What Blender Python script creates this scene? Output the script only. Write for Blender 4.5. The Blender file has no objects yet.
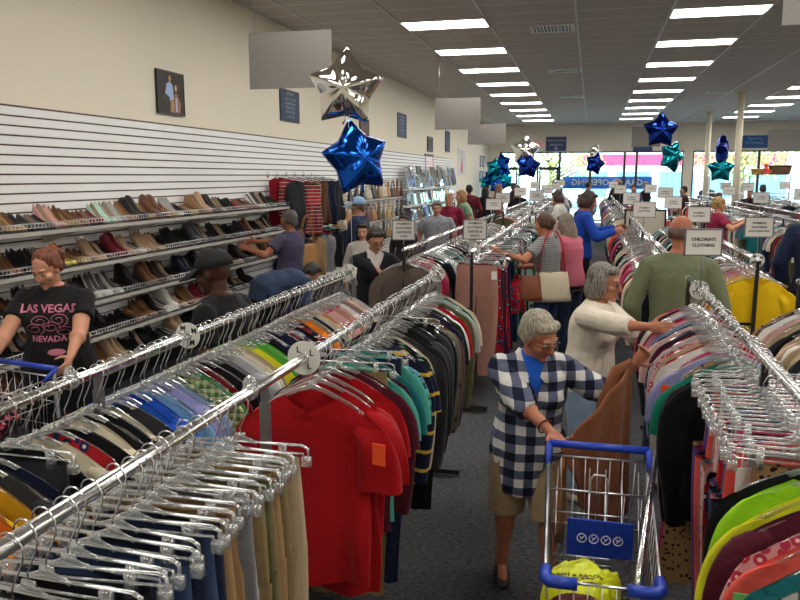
import bpy, math, random
from mathutils import Vector, Matrix, Euler, noise
from mathutils.bvhtree import BVHTree
random.seed(7)
C = bpy.context.scene.collection
PI = math.pi
def V(*a): return Vector(a)

# ---------------------------------------------------------------- camera
cam_d = bpy.data.cameras.new('camera'); cam = bpy.data.objects.new('camera', cam_d); C.objects.link(cam)
cam_d.sensor_width = 36; cam_d.lens = 36 * 757 / 800; cam_d.clip_start = .05; cam_d.clip_end = 400
cam.location = (0, 0, 2.0)
cam.rotation_euler = (math.radians(90 - 9.30), 0, math.radians(14.05))
bpy.context.scene.camera = cam
# ---------------------------------------------------------------- world, sun, exposure
w = bpy.data.worlds.new('world'); bpy.context.scene.world = w; w.use_nodes = True
wn = w.node_tree.nodes; wl = w.node_tree.links
bg = wn['Background']; bg.inputs['Color'].default_value = (.60, .82, 1.0, 1); bg.inputs['Strength'].default_value = 11
sun_d = bpy.data.lights.new('sun', 'SUN'); sun_d.energy = 9; sun_d.angle = math.radians(1); sun_d.color = (1, .96, .88)
sun = bpy.data.objects.new('sun', sun_d); C.objects.link(sun); sun.rotation_euler = (math.radians(48), 0, math.radians(-32))
vs = bpy.context.scene.view_settings
vs.view_transform = 'Standard'; vs.look = 'None'; vs.exposure = 0.0; vs.gamma = 1; vs.use_curve_mapping = False
cy = bpy.context.scene.cycles
cy.transparent_max_bounces = 16; cy.max_bounces = 8; cy.diffuse_bounces = 4; cy.glossy_bounces = 3; cy.transmission_bounces = 4
cy.sample_clamp_indirect = 6
LAMP = 17.0          # strength of the ceiling fixtures
CEIL = 4.15

# ---------------------------------------------------------------- materials
MATS = {}
def newmat(name):
    m = bpy.data.materials.new(name); m.use_nodes = True
    return m, m.node_tree.nodes, m.node_tree.links, m.node_tree.nodes['Principled BSDF']
def lin(c):
    if isinstance(c, str):
        c = c.lstrip('#'); c = [int(c[i:i+2], 16) / 255 for i in (0, 2, 4)]
        c = [x / 12.92 if x <= .04045 else ((x + .055) / 1.055) ** 2.4 for x in c]
    return (c[0], c[1], c[2], 1)
def plain(name, col, rough=.6, metal=0., bump=0., bscale=200, spec=.5, emit=0, var=0., coat=0.):
    if name in MATS: return MATS[name]
    m, n, l, b = newmat(name); c = lin(col)
    b.inputs['Base Color'].default_value = c; b.inputs['Roughness'].default_value = rough
    b.inputs['Metallic'].default_value = metal; b.inputs['Specular IOR Level'].default_value = spec
    b.inputs['Coat Weight'].default_value = coat
    if emit: b.inputs['Emission Color'].default_value = c; b.inputs['Emission Strength'].default_value = emit
    tc = n.new('ShaderNodeTexCoord')
    if bump or var:
        nz = n.new('ShaderNodeTexNoise'); nz.inputs['Scale'].default_value = bscale; nz.inputs['Detail'].default_value = 3
        l.new(tc.outputs['Object'], nz.inputs['Vector'])
    if bump:
        bp = n.new('ShaderNodeBump'); bp.inputs['Strength'].default_value = bump; bp.inputs['Distance'].default_value = .01
        l.new(nz.outputs['Fac'], bp.inputs['Height']); l.new(bp.outputs['Normal'], b.inputs['Normal'])
    if var:
        mx = n.new('ShaderNodeMix'); mx.data_type = 'RGBA'; mx.blend_type = 'MULTIPLY'; mx.inputs[0].default_value = var
        mx.inputs[6].default_value = c
        cr = n.new('ShaderNodeValToRGB'); cr.color_ramp.elements[0].position = .35; cr.color_ramp.elements[1].position = .65
        cr.color_ramp.elements[0].color = (.35, .35, .35, 1)
        l.new(nz.outputs['Fac'], cr.inputs['Fac']); l.new(cr.outputs['Color'], mx.inputs[7]); l.new(mx.outputs[2], b.inputs['Base Color'])
    MATS[name] = m; return m
def math_n(n, l, op, a, b=None, clamp=False):
    x = n.new('ShaderNodeMath'); x.operation = op; x.use_clamp = clamp
    for i, v in enumerate((a, b)):
        if v is None: continue
        if isinstance(v, (int, float)): x.inputs[i].default_value = v
        else: l.new(v, x.inputs[i])
    return x.outputs[0]
def stripe_mask(n, l, co, period, duty, shift=0.):
    a = math_n(n, l, 'ADD', math_n(n, l, 'MULTIPLY', co, 1 / period), 100 + shift)
    return math_n(n, l, 'LESS_THAN', math_n(n, l, 'FRACT', a), duty)
def mixc(n, l, fac, a, b):
    x = n.new('ShaderNodeMix'); x.data_type = 'RGBA'
    if isinstance(fac, (int, float)): x.inputs[0].default_value = fac
    else: l.new(fac, x.inputs[0])
    for i, v in ((6, a), (7, b)):
        if isinstance(v, tuple): x.inputs[i].default_value = v
        else: l.new(v, x.inputs[i])
    return x.outputs[2]
def cloth(name, col, pat='plain', col2=None, col3=None, p=.04, rough=.85):
    """woven or knitted cloth; pattern is a property of the cloth itself"""
    if name in MATS: return MATS[name]
    m, n, l, b = newmat(name); c = lin(col); c2 = lin(col2 or '#ffffff'); c3 = lin(col3 or '#101018')
    b.inputs['Roughness'].default_value = rough; b.inputs['Specular IOR Level'].default_value = .2
    b.inputs['Sheen Weight'].default_value = .06; b.inputs['Sheen Roughness'].default_value = .5
    tc = n.new('ShaderNodeTexCoord'); sp = n.new('ShaderNodeSeparateXYZ'); l.new(tc.outputs['Object'], sp.inputs[0])
    x, y, z = sp.outputs; out = c
    if pat == 'hstripe': out = mixc(n, l, stripe_mask(n, l, z, p, .45), c, c2)
    elif pat == 'thin': out = mixc(n, l, stripe_mask(n, l, z, p, .18), c, c2)
    elif pat == 'vstripe': out = mixc(n, l, stripe_mask(n, l, x, p, .4), c, c2)
    elif pat == 'plaid':
        a = stripe_mask(n, l, z, p, .5); d = stripe_mask(n, l, x, p, .5)
        out = mixc(n, l, math_n(n, l, 'MULTIPLY', math_n(n, l, 'ADD', a, d), .5), c, c2)
        out = mixc(n, l, math_n(n, l, 'MULTIPLY', a, stripe_mask(n, l, z, p, .12)), out, c3)
    elif pat == 'check':   # buffalo check: light, half and dark squares
        a = stripe_mask(n, l, z, p, .5); d = stripe_mask(n, l, math_n(n, l, 'ADD', x, math_n(n, l, 'MULTIPLY', y, .1)), p, .5)
        s = math_n(n, l, 'MULTIPLY', math_n(n, l, 'ADD', a, d), .5)
        cr = n.new('ShaderNodeValToRGB'); cr.color_ramp.interpolation = 'CONSTANT'
        e = cr.color_ramp.elements; e[0].color = c; e[1].position = .8; e[1].color = c3
        q = e.new(.3); q.color = c2
        l.new(s, cr.inputs['Fac']); out = cr.outputs['Color']
    elif pat in ('floral', 'spot'):
        vo = n.new('ShaderNodeTexVoronoi'); vo.inputs['Scale'].default_value = 1 / p
        l.new(tc.outputs['Object'], vo.inputs['Vector'])
        f = math_n(n, l, 'LESS_THAN', vo.outputs['Distance'], .42 if pat == 'floral' else .3)
        out = mixc(n, l, f, c, c2)
        f2 = math_n(n, l, 'LESS_THAN', vo.outputs['Distance'], .16)
        if pat == 'floral': out = mixc(n, l, f2, out, c3)
    elif pat == 'denim':
        nz = n.new('ShaderNodeTexNoise'); nz.inputs['Scale'].default_value = 9; l.new(tc.outputs['Object'], nz.inputs['Vector'])
        out = mixc(n, l, math_n(n, l, 'MULTIPLY', nz.outputs['Fac'], .9, True), c, c2 if col2 else (c[0]*1.5+.01, c[1]*1.5+.014, c[2]*1.5+.02, 1))
    if out is c: b.inputs['Base Color'].default_value = c
    else: l.new(out, b.inputs['Base Color'])
    nz = n.new('ShaderNodeTexNoise'); nz.inputs['Scale'].default_value = 22; nz.inputs['Detail'].default_value = 5
    l.new(tc.outputs['Object'], nz.inputs['Vector'])
    bp = n.new('ShaderNodeBump'); bp.inputs['Strength'].default_value = .35; bp.inputs['Distance'].default_value = .02
    l.new(nz.outputs['Fac'], bp.inputs['Height']); l.new(bp.outputs['Normal'], b.inputs['Normal'])
    MATS[name] = m; return m
def clear_plastic():
    m, n, l, b = newmat('clear plastic'); n.remove(b)
    o = n['Material Output']
    tr = n.new('ShaderNodeBsdfTransparent'); tr.inputs[0].default_value = (.93, .95, .95, 1)
    gl = n.new('ShaderNodeBsdfGlossy'); gl.inputs['Roughness'].default_value = .12; gl.inputs['Color'].default_value = (1, 1, 1, 1)
    df = n.new('ShaderNodeBsdfTranslucent'); df.inputs[0].default_value = (.95, .97, .97, 1)
    di = n.new('ShaderNodeBsdfDiffuse'); di.inputs[0].default_value = (.9, .93, .93, 1)
    lw = n.new('ShaderNodeLayerWeight'); lw.inputs['Blend'].default_value = .45
    f = math_n(n, l, 'ADD', math_n(n, l, 'MULTIPLY', lw.outputs['Facing'], .75), .12, True)
    m1 = n.new('ShaderNodeMixShader'); l.new(f, m1.inputs[0]); l.new(tr.outputs[0], m1.inputs[1]); l.new(gl.outputs[0], m1.inputs[2])
    m0 = n.new('ShaderNodeMixShader'); m0.inputs[0].default_value = .5; l.new(df.outputs[0], m0.inputs[1]); l.new(di.outputs[0], m0.inputs[2])
    m2 = n.new('ShaderNodeMixShader'); m2.inputs[0].default_value = .13; l.new(m1.outputs[0], m2.inputs[1]); l.new(m0.outputs[0], m2.inputs[2])
    l.new(m2.outputs[0], o.inputs[0]); return m
def pane_glass():
    m, n, l, b = newmat('window glass'); n.remove(b); o = n['Material Output']
    tr = n.new('ShaderNodeBsdfTransparent'); tr.inputs[0].default_value = (.93, .98, .98, 1)
    gl = n.new('ShaderNodeBsdfGlossy'); gl.inputs['Roughness'].default_value = .02
    fr = n.new('ShaderNodeFresnel'); m1 = n.new('ShaderNodeMixShader'); l.new(fr.outputs[0], m1.inputs[0])
    l.new(tr.outputs[0], m1.inputs[1]); l.new(gl.outputs[0], m1.inputs[2]); l.new(m1.outputs[0], o.inputs[0]); return m
CLEAR = clear_plastic(); GLASS = pane_glass()
CHROME = plain('chrome', (.82, .83, .85), .16, 1.)
WIRE = plain('zinc wire', (.62, .62, .64), .3, 1.)
BLACKM = plain('black metal', '#17171a', .45)
GREYM = plain('grey metal', '#77787c', .4, .6)
WHITE = plain('white plastic', '#e9e8e2', .45)
INK = plain('dark ink', '#20222c', .7)
SHADE = plain('hanging board', '#7f7b77', .8, bump=.05)
ROYAL = plain('blue plastic', '#1d3fb0', .35)
TAGO = plain('orange tag card', '#f0501e', .7); TAGW = plain('white tag card', '#e6e2d8', .7); TAGG = plain('green tag card', '#7fc46a', .7)

# ---------------------------------------------------------------- geometry helpers
class MB:
    def __init__(s): s.v = []; s.f = []; s.m = []
    def face(s, idx, m=0): s.f.append(tuple(idx)); s.m.append(m)
    def box(s, c, d, m=0, R=None, bev=0):
        c = Vector(c); b = len(s.v); hx, hy, hz = d[0]/2, d[1]/2, d[2]/2
        for x in (-hx, hx):
            for y in (-hy, hy):
                for z in (-hz, hz):
                    p = Vector((x, y, z)); s.v.append(c + (R @ p if R else p))
        for q in ((0,1,3,2),(4,6,7,5),(0,4,5,1),(2,3,7,6),(0,2,6,4),(1,5,7,3)): s.face([b+i for i in q], m)
        return s
    def rings(s, rs, closed=True, caps=True, m=0):
        b = len(s.v); n = len(rs[0])
        for r in rs: s.v.extend(Vector(p) for p in r)
        for i in range(len(rs)-1):
            for j in range(n if closed else n-1):
                k = (j+1) % n
                s.face((b+i*n+j, b+i*n+k, b+(i+1)*n+k, b+(i+1)*n+j), m)
        if caps and closed:
            s.face([b+j for j in range(n)][::-1], m); s.face([b+(len(rs)-1)*n+j for j in range(n)], m)
        return s
    def tube(s, pts, r, n=8, m=0, flat=1., caps=True, up=None):
        pts = [Vector(p) for p in pts]; rs = []
        rr = r if isinstance(r, (list, tuple)) else [r]*len(pts)
        u = None
        for i, p in enumerate(pts):
            t = (pts[min(i+1, len(pts)-1)] - pts[max(i-1, 0)]).normalized()
            if u is None:
                a = Vector(up) if up else (Vector((0,0,1)) if abs(t.z) < .9 else Vector((0,1,0)))
                u = (a - t*a.dot(t)).normalized()
            else:
                u = (u - t*u.dot(t)); u = u.normalized() if u.length > 1e-6 else t.orthogonal().normalized()
            w_ = t.cross(u)
            rs.append([p + u*math.cos(2*PI*j/n)*rr[i] + w_*math.sin(2*PI*j/n)*rr[i]*flat for j in range(n)])
        return s.rings(rs, True, caps, m)
    def cap(s, p0, p1, r0, r1, n=12, ends=(1, 1), m=0, fy=1.):
        """tapered limb with round (1) or flat (0) ends"""
        p0, p1 = Vector(p0), Vector(p1); t = (p1-p0).normalized(); pts = []; rr = []
        if ends[0]:
            for a in (80, 60, 40, 20): pts.append(p0 - t*r0*math.sin(math.radians(a))); rr.append(max(r0*math.cos(math.radians(a)), 1e-4))
        for k in (0, .33, .66, 1): pts.append(p0.lerp(p1, k)); rr.append(r0 + (r1-r0)*k)
        if ends[1]:
            for a in (20, 40, 60, 80): pts.append(p1 + t*r1*math.sin(math.radians(a))); rr.append(max(r1*math.cos(math.radians(a)), 1e-4))
        return s.tube(pts, rr, n, m, fy)
    def ell(s, c, r, R=None, n=16, k=10, m=0):
        c = Vector(c); rs = []
        for i in range(1, k):
            a = PI*i/k; ring = []
            for j in range(n):
                b = 2*PI*j/n; p = Vector((r[0]*math.sin(a)*math.cos(b), r[1]*math.sin(a)*math.sin(b), -r[2]*math.cos(a)))
                ring.append(c + (R @ p if R else p))
            rs.append(ring)
        return s.rings(rs, True, True, m)
    def lathe(s, prof, c=(0,0,0), n=24, m=0, caps=True):
        return s.rings([[Vector(c) + Vector((r*math.cos(2*PI*j/n), r*math.sin(2*PI*j/n), z)) for j in range(n)] for r, z in prof], True, caps, m)
    def ext(s, poly, d, m=0):
        """polygon (x,z) pushed through y from d[0] to d[1]"""
        b = len(s.v); n = len(poly)
        for y in d: s.v.extend(Vector((p[0], y, p[1])) for p in poly)
        for j in range(n): k = (j+1) % n; s.face((b+j, b+k, b+n+k, b+n+j), m)
        s.face([b+j for j in range(n)][::-1], m); s.face([b+n+j for j in range(n)], m)
        return s
    def add(s, o, M):
        b = len(s.v); s.v.extend(M @ p for p in o.v)
        for f, m in zip(o.f, o.m): s.face([b+i for i in f], m)
        return s
    def mesh(s, name, mats, smooth=True):
        me = bpy.data.meshes.new(name); me.from_pydata([tuple(p) for p in s.v], [], s.f)
        for m in (mats if isinstance(mats, (list, tuple)) else [mats]): me.materials.append(m)
        me.polygons.foreach_set('material_index', s.m)
        if smooth: me.shade_smooth()
        me.update(); return me
def link(name, me, parent=None, loc=None, rotz=None):
    o = bpy.data.objects.new(name, me); C.objects.link(o)
    if parent: o.parent = parent
    if loc is not None: o.location = loc
    if rotz is not None: o.rotation_euler = (0, 0, rotz)
    return o
def obj(name, mb, mats, parent=None, smooth=True, loc=None, rotz=None):
    return link(name, mb.mesh(name, mats, smooth), parent, loc, rotz)
def thing(name, loc=(0,0,0), rotz=0): return link(name, None, None, loc, rotz)
def tag(o, label, cat, group=None, kind=None):
    o['label'] = label; o['category'] = cat
    if group: o['group'] = group
    if kind: o['kind'] = kind
    return o
def struct(name, mb, mats, smooth=False, parent=None):
    o = obj(name, mb, mats, parent, smooth)
    if not parent: o['kind'] = 'structure'
    return o
def recolour(o, mats):
    for i, m in enumerate(mats):
        if m is None: continue
        s = o.material_slots[i]; s.link = 'OBJECT'; s.material = m
def fuse(mb, voxel, it=6, fac=.6):
    """overlapping closed volumes -> one continuous surface"""
    me = mb.mesh('tmp', [], False); me.materials.clear(); o = bpy.data.objects.new('tmp', me); C.objects.link(o)
    r = o.modifiers.new('r', 'REMESH'); r.mode = 'VOXEL'; r.voxel_size = voxel; r.use_smooth_shade = True
    if it: sm = o.modifiers.new('s', 'SMOOTH'); sm.iterations = it; sm.factor = fac
    dg = bpy.context.evaluated_depsgraph_get()
    out = bpy.data.meshes.new_from_object(o.evaluated_get(dg))
    bpy.data.objects.remove(o); bpy.data.meshes.remove(me); return out
def text_mesh(body, size, mat, extrude=.0008, align='CENTER', bold=0.):
    cu = bpy.data.curves.new('t', 'FONT'); cu.body = body; cu.size = size; cu.align_x = align; cu.align_y = 'CENTER'
    cu.extrude = extrude; cu.resolution_u = 2; cu.offset = bold; cu.space_line = .95
    o = bpy.data.objects.new('t', cu); C.objects.link(o)
    dg = bpy.context.evaluated_depsgraph_get(); me = bpy.data.meshes.new_from_object(o.evaluated_get(dg))
    bpy.data.objects.remove(o); me.materials.clear(); me.materials.append(mat); return me
def rotmesh(me, M): me.transform(M); return me
UP = Matrix.Rotation(PI/2, 4, 'X')      # text in the xz plane, readable when seen from -y
# ================================================================ SETTING
def carpet():
    m, n, l, b = newmat('carpet'); tc = n.new('ShaderNodeTexCoord')
    mp = n.new('ShaderNodeMapping'); mp.inputs['Scale'].default_value = (34, 80, 8); l.new(tc.outputs['Object'], mp.inputs['Vector'])
    a = n.new('ShaderNodeTexNoise'); a.inputs['Scale'].default_value = 1; a.inputs['Detail'].default_value = 6; l.new(mp.outputs[0], a.inputs['Vector'])
    f = n.new('ShaderNodeTexNoise'); f.inputs['Scale'].default_value = 260; l.new(tc.outputs['Object'], f.inputs['Vector'])
    s = math_n(n, l, 'ADD', math_n(n, l, 'MULTIPLY', a.outputs['Fac'], .6), math_n(n, l, 'MULTIPLY', f.outputs['Fac'], .4))
    cr = n.new('ShaderNodeValToRGB'); e = cr.color_ramp.elements
    e[0].position = .38; e[0].color = lin('#1d1e21'); e[1].position = .62; e[1].color = lin('#606266')
    l.new(s, cr.inputs['Fac']); l.new(cr.outputs['Color'], b.inputs['Base Color']); b.inputs['Roughness'].default_value = .95
    bp = n.new('ShaderNodeBump'); bp.inputs['Strength'].default_value = .5; bp.inputs['Distance'].default_value = .01
    l.new(s, bp.inputs['Height']); l.new(bp.outputs['Normal'], b.inputs['Normal']); return m
def ceiling_mat():
    m, n, l, b = newmat('ceiling tiles'); tc = n.new('ShaderNodeTexCoord'); sp = n.new('ShaderNodeSeparateXYZ'); l.new(tc.outputs['Object'], sp.inputs[0])
    cross = stripe_mask(n, l, math_n(n, l, 'ADD', sp.outputs[1], .29), .61, .06)
    nz = n.new('ShaderNodeTexNoise'); nz.inputs['Scale'].default_value = 90; l.new(tc.outputs['Object'], nz.inputs['Vector'])
    base = mixc(n, l, math_n(n, l, 'MULTIPLY', nz.outputs['Fac'], .35), lin('#cfc7bc'), lin('#b0a89e'))
    l.new(mixc(n, l, cross, base, lin('#e6e3dc')), b.inputs['Base Color']); b.inputs['Roughness'].default_value = .9
    return m
WALLM = plain('painted wall', '#f3ead6', .85, bump=.06, bscale=60)
ENDM = plain('painted end wall', '#ece4d2', .85, bump=.05, bscale=60)
CEILM = ceiling_mat(); SLATM = plain('white slatwall', '#fbfaf8', .45); GROOVE = plain('slatwall groove', '#59433a', .7)
BAR = plain('ceiling grid bar', '#e4e2dc', .5)
YB, YF, XR = -3.2, 33.8, 13.0; XW = -4.43
struct('floor', MB().box(((XW+XR)/2, (YB+YF)/2, -.05), (XR-XW+.4, YF-YB+.4, .1)), carpet())
struct('ceiling', MB().box(((XW+XR)/2, (YB+YF)/2, CEIL+.05), (XR-XW+.4, YF-YB+.4, .1)), CEILM)
struct('wall_left', MB().box((XW-.1, (YB+YF)/2, CEIL/2), (.2, YF-YB+.4, CEIL)), WALLM)
struct('wall_right', MB().box((XR+.1, (YB+YF)/2, CEIL/2), (.2, YF-YB+.4, CEIL)), WALLM)
struct('wall_back', MB().box(((XW+XR)/2, YB-.1, CEIL/2), (XR-XW+.4, .2, CEIL)), WALLM)
wf = MB(); HD = 3.03
wf.box(((XW+XR)/2, YF+.1, (HD+CEIL)/2), (XR-XW+.4, .2, CEIL-HD)); wf.box(((XW-.1-4.0)/2, YF+.1, HD/2), (.63, .2, HD))
wf.box((3.84, YF+.1, HD/2), (.34, .2, HD))
struct('wall_front', wf, ENDM)
# main runners of the suspended ceiling
k = 0
gb = MB()
x = -3.95
while x < XR:
    gb.box((x, (YB+YF)/2, CEIL-.006), (.028, YF-YB, .014)); x += 1.22
struct('trim_1', gb, BAR)
# slatwall boards over the sales wall
sb = MB(); sb.box((XW+.006, (YB+24.6)/2, 1.4), (.01, 24.6-YB, 2.3), 1); z = .28
while z < 2.53:
    sb.box((XW+.016, (YB+24.6)/2, z+.0335), (.022, 24.6-YB, .062), 0); z += .0755
struct('trim_2', sb, [SLATM, GROOVE])
struct('baseboard_left', MB().box((XW+.01, (YB+YF)/2, .06), (.02, YF-YB, .12)), BLACKM)
# storefront glazing: dark frames, panes, one double door
FRM = plain('bronze window frame', '#4a4642', .4, .3)
mulls = [-3.97, -1.37, -.08, 1.31, 1.8, 3.66, 4.02, 6.55, 9.0, 11.4, 13.0]
for i in range(len(mulls)-1):
    a, b_ = mulls[i], mulls[i+1]
    if i == 5: continue
    fr = MB(); zb = .12 if i != 0 else 2.36
    if i == 0: a0 = a
    for xx in (a+.025, b_-.025): fr.box((xx, YF+.08, (HD+.12)/2 if i else (HD)/2), (.05, .1, HD-.12 if i else HD))
    for zz in (zb, HD-.03): fr.box(((a+b_)/2, YF+.08, zz), (b_-a, .1, .06))
    o = struct('window_%d' % (i+1), fr, FRM)
    obj('pane', MB().box(((a+b_)/2, YF+.08, (zb+HD)/2), (b_-a-.08, .012, HD-zb-.06)), GLASS, o, False)
for k, (a, b_) in enumerate(((-3.9, -3.16), (-3.14, -2.26), (-2.24, -1.42))):
    dr = MB()
    for xx in (a+.04, b_-.04): dr.box((xx, YF+.06, 1.18), (.08, .06, 2.32))
    for zz in (.1, 2.3): dr.box(((a+b_)/2, YF+.06, zz), (b_-a, .06, .1))
    o = struct('door_%d' % (k+1), dr, FRM)
    obj('pane', MB().box(((a+b_)/2, YF+.06, 1.2), (b_-a-.12, .012, 2.12)), GLASS, o, False)
    if k: obj('door_handle', MB().tube([(b_-.1, YF-.02, .95), (b_-.1, YF-.06, .98), (b_-.1, YF-.06, 1.25), (b_-.1, YF-.02, 1.28)], .012), GREYM, o)
# columns
for x, y in ((3.73, 22.0), (3.81, 28.2)):
    struct('column', MB().lathe([(.085, 0), (.085, CEIL), (.12, CEIL), (.12, CEIL-.01)][:2], (x, y, 0), 20).lathe([(.12, CEIL-.03), (.12, CEIL)], (x, y, 0), 20), plain('cream column paint', '#d8d0b8', .5), True)
# ceiling fixtures
DIFF = plain('lit diffuser', (1, .965, .90), .5, emit=LAMP)
FRAMEM = plain('fixture frame', '#efeee8', .5)
fx = None
for ri, x in enumerate((-2.12, 1.54, 5.20, 8.86)):
    for k in range(14):
        y = 11.14 + 2.44*(k-5)
        if y > YF-.4 or y < YB+.3: continue
        if fx is None:
            fx = thing('ceiling_light'); f = MB()
            for sx in (-1, 1): f.box((sx*.598, 0, -.008), (.024, .61, .02))
            for sy in (-1, 1): f.box((0, sy*.293, -.008), (1.22, .024, .02))
            f1 = obj('frame', f, FRAMEM, fx, False); f2 = obj('diffuser', MB().box((0, 0, -.002), (1.172, .562, .008)), DIFF, fx, False)
            o = fx
        else:
            o = fx.copy(); C.objects.link(o)
            for c in (f1, f2): d = c.copy(); C.objects.link(d); d.parent = o
        o.location = (x, y, CEIL-.002)
        tag(o, 'lit rectangular ceiling light, %s in the %s long row from the shoe wall' % (
            ['first', 'second', 'third', 'fourth', 'fifth', 'sixth', 'seventh', 'eighth', 'ninth', 'tenth', 'eleventh', 'twelfth', 'thirteenth', 'fourteenth'][k] + ' panel', ['first', 'second', 'third', 'fourth'][ri]), 'ceiling light', 'recessed lights of one long row')
# vents
def vent(x, y, w_, d_, lab):
    t = thing('ceiling_vent', (x, y, CEIL-.004)); f = MB()
    for sx in (-1, 1): f.box((sx*w_/2, 0, -.006), (.03, d_, .016))
    for sy in (-1, 1): f.box((0, sy*d_/2, -.006), (w_, .03, .016))
    obj('frame', f, FRAMEM, t, False)
    s = MB(); n = int(w_/.05)
    for i in range(n): s.box((-w_/2+.03+i*(w_-.06)/(n-1), 0, -.008), (.012, d_-.04, .02), R=Matrix.Rotation(.6, 3, 'Y'))
    obj('louvre', s, FRAMEM, t, False); obj('duct', MB().box((0, 0, .001), (w_-.02, d_-.02, .004)), BLACKM, t, False)
    tag(t, lab, 'ceiling vent')
vent(-.65, 11.85, .62, .55, 'large louvred ceiling vent beside the middle ceiling runner, over the front racks')
vent(-.62, 16.5, .62, .5, 'smaller louvred ceiling vent, second along the middle ceiling runner')
vent(-.62, 21.8, .6, .5, 'louvred ceiling vent, third along the middle ceiling runner')
vent(3.1, 21.5, .6, .5, 'louvred ceiling vent near the cream column')
# ================================================================ OUTSIDE
GR = plain('asphalt', '#8f8f8f', .9, bump=.2, bscale=20)
struct('ground', MB().box((0, YF+60.3, -.12), (240, 120, .1)), GR)
LEAF = {}
def tree(x, y, h, r, cols, lab, seed):
    rn = random.Random(seed); t = thing('tree', (x, y, -.07))
    tr = MB().tube([(0,0,0), (.1,0,h*.3), (0,.1,h*.62)], [.28, .2, .1], 8)
    for k in range(7):
        a = rn.random()*6.28; tr.tube([(0,0,h*(.28+.04*k)), (r*.6*math.cos(a), r*.6*math.sin(a), h*(.5+.05*k))], [.09, .03], 6)
    obj('trunk', tr, plain('tree bark', '#5a4a3a', .9, bump=.5, bscale=8), t)
    lv = MB()
    for k in range(2600):
        a = rn.random()*6.28; u = rn.uniform(-1, 1); q = rn.random()**.4
        s = math.sqrt(1-u*u); p = Vector((r*q*s*math.cos(a), r*q*s*math.sin(a), h*.64+h*.38*q*u))
        p *= 1+.12*noise.noise(p*.6); L = rn.uniform(.12, .26)
        R = Euler((rn.random()*6, rn.random()*6, rn.random()*6)).to_matrix(); b = len(lv.v)
        for c in ((-.5,0,0), (0,.28,.06), (.5,0,0), (0,-.28,.06)): lv.v.append(p + R @ (Vector(c)*L))
        lv.face((b, b+1, b+2, b+3), rn.randrange(len(cols)))
    obj('foliage', lv, [plain('leaf '+c, c, .7) for c in cols], t, False)
    tag(t, lab, 'tree', 'trees across the road')
tree(-7.5, 45, 5, 3.6, ['#8fae45', '#b9c95a', '#6f9040'], 'leafy yellow-green tree outside behind the entrance door', 1)
tree(-2.6, 50, 5.2, 3.6, ['#a9c24e', '#7c9d3f', '#cdd36a'], 'bright green tree outside between the door and the red-fascia building', 2)
tree(-12.5, 52, 5.5, 4, ['#6c8c48', '#8fae55'], 'tree outside beyond the blue balloon cluster at the window corner', 3)
tree(8.7, 50, 5.6, 3.4, ['#9fb94e', '#c7c765', '#6f9248'], 'yellowing tree outside behind the paired dark blue and teal balloons', 4)
tree(15.5, 54, 6, 3.6, ['#57805a', '#739a6a', '#8fb06c'], 'dark green tree outside behind the baskets', 5)
tree(23.5, 58, 7, 4.6, ['#5f8a62', '#86a878'], 'big green tree outside beyond the second cream column', 6)
# building across the road with a red fascia
t = thing('roadside_building', (6.5, 64, -.07)); tag(t, 'pale low building across the road with a long red fascia band', 'building')
obj('wall', MB().box((0, 3, 2.6), (17, 6, 5.2)), plain('pale render', '#cfe0ea', .8), t, False)
obj('fascia', MB().box((.0, -.25, 3.35), (15.6, .5, .85)), plain('red fascia', '#e2204a', .6), t, False)
fw = MB()
for i in range(5): fw.box((-6.6+i*3.3, -.04, 1.4), (2.6, .06, 2.0))
obj('shopfront_glass', fw, plain('dark shopfront', '#5f7f95', .2), t, False)
t = thing('parked_car', (-1.5, 42, -.07), .1); cbm = MB()
cs = [(-2.2, .5, .35), (-2.1, .85, .7), (-1.0, .95, .85), (-.4, 1.4, .75), (.9, 1.42, .72), (1.6, 1.0, .85), (2.15, .9, .75), (2.25, .5, .4)]
cbm.rings([[(xx, -.85*ww, .35), (xx, .85*ww, .35), (xx, .82*ww, zz*.75+.1), (xx, .6*ww, zz), (xx, -.6*ww, zz), (xx, -.82*ww, zz*.75+.1)] for xx, zz, ww in cs])
obj('car_body', cbm, plain('silver car paint', '#a9bac6', .25, .5), t)
for sx in (-1.4, 1.4):
    for sy in (-.8, .8): obj('wheel', MB().tube([(sx, sy-.1, .33), (sx, sy+.1, .33)], .33, 18), BLACKM, t)
tag(t, 'silver car parked outside the shop windows', 'car')
# banner hung outside, read from the street: seen reversed from inside
t = thing('opening_banner', (.62, YF+.145, 1.72)); tag(t, 'blue grand opening banner outside the window, its white letters seen reversed', 'banner')
obj('cloth', MB().box((0, 0, 0), (3.7, .012, .52)), plain('banner blue', '#2f7fe8', .6, emit=0), t, False)
me = text_mesh('GRAND OPENING', .36, plain('banner white', '#ffffff', .6), .003, bold=.006)
me.transform(Matrix.Translation((0, -.012, 0)) @ Matrix.Rotation(PI, 4, 'Z') @ UP @ Matrix.Identity(4)); link('lettering', me, t)
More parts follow.
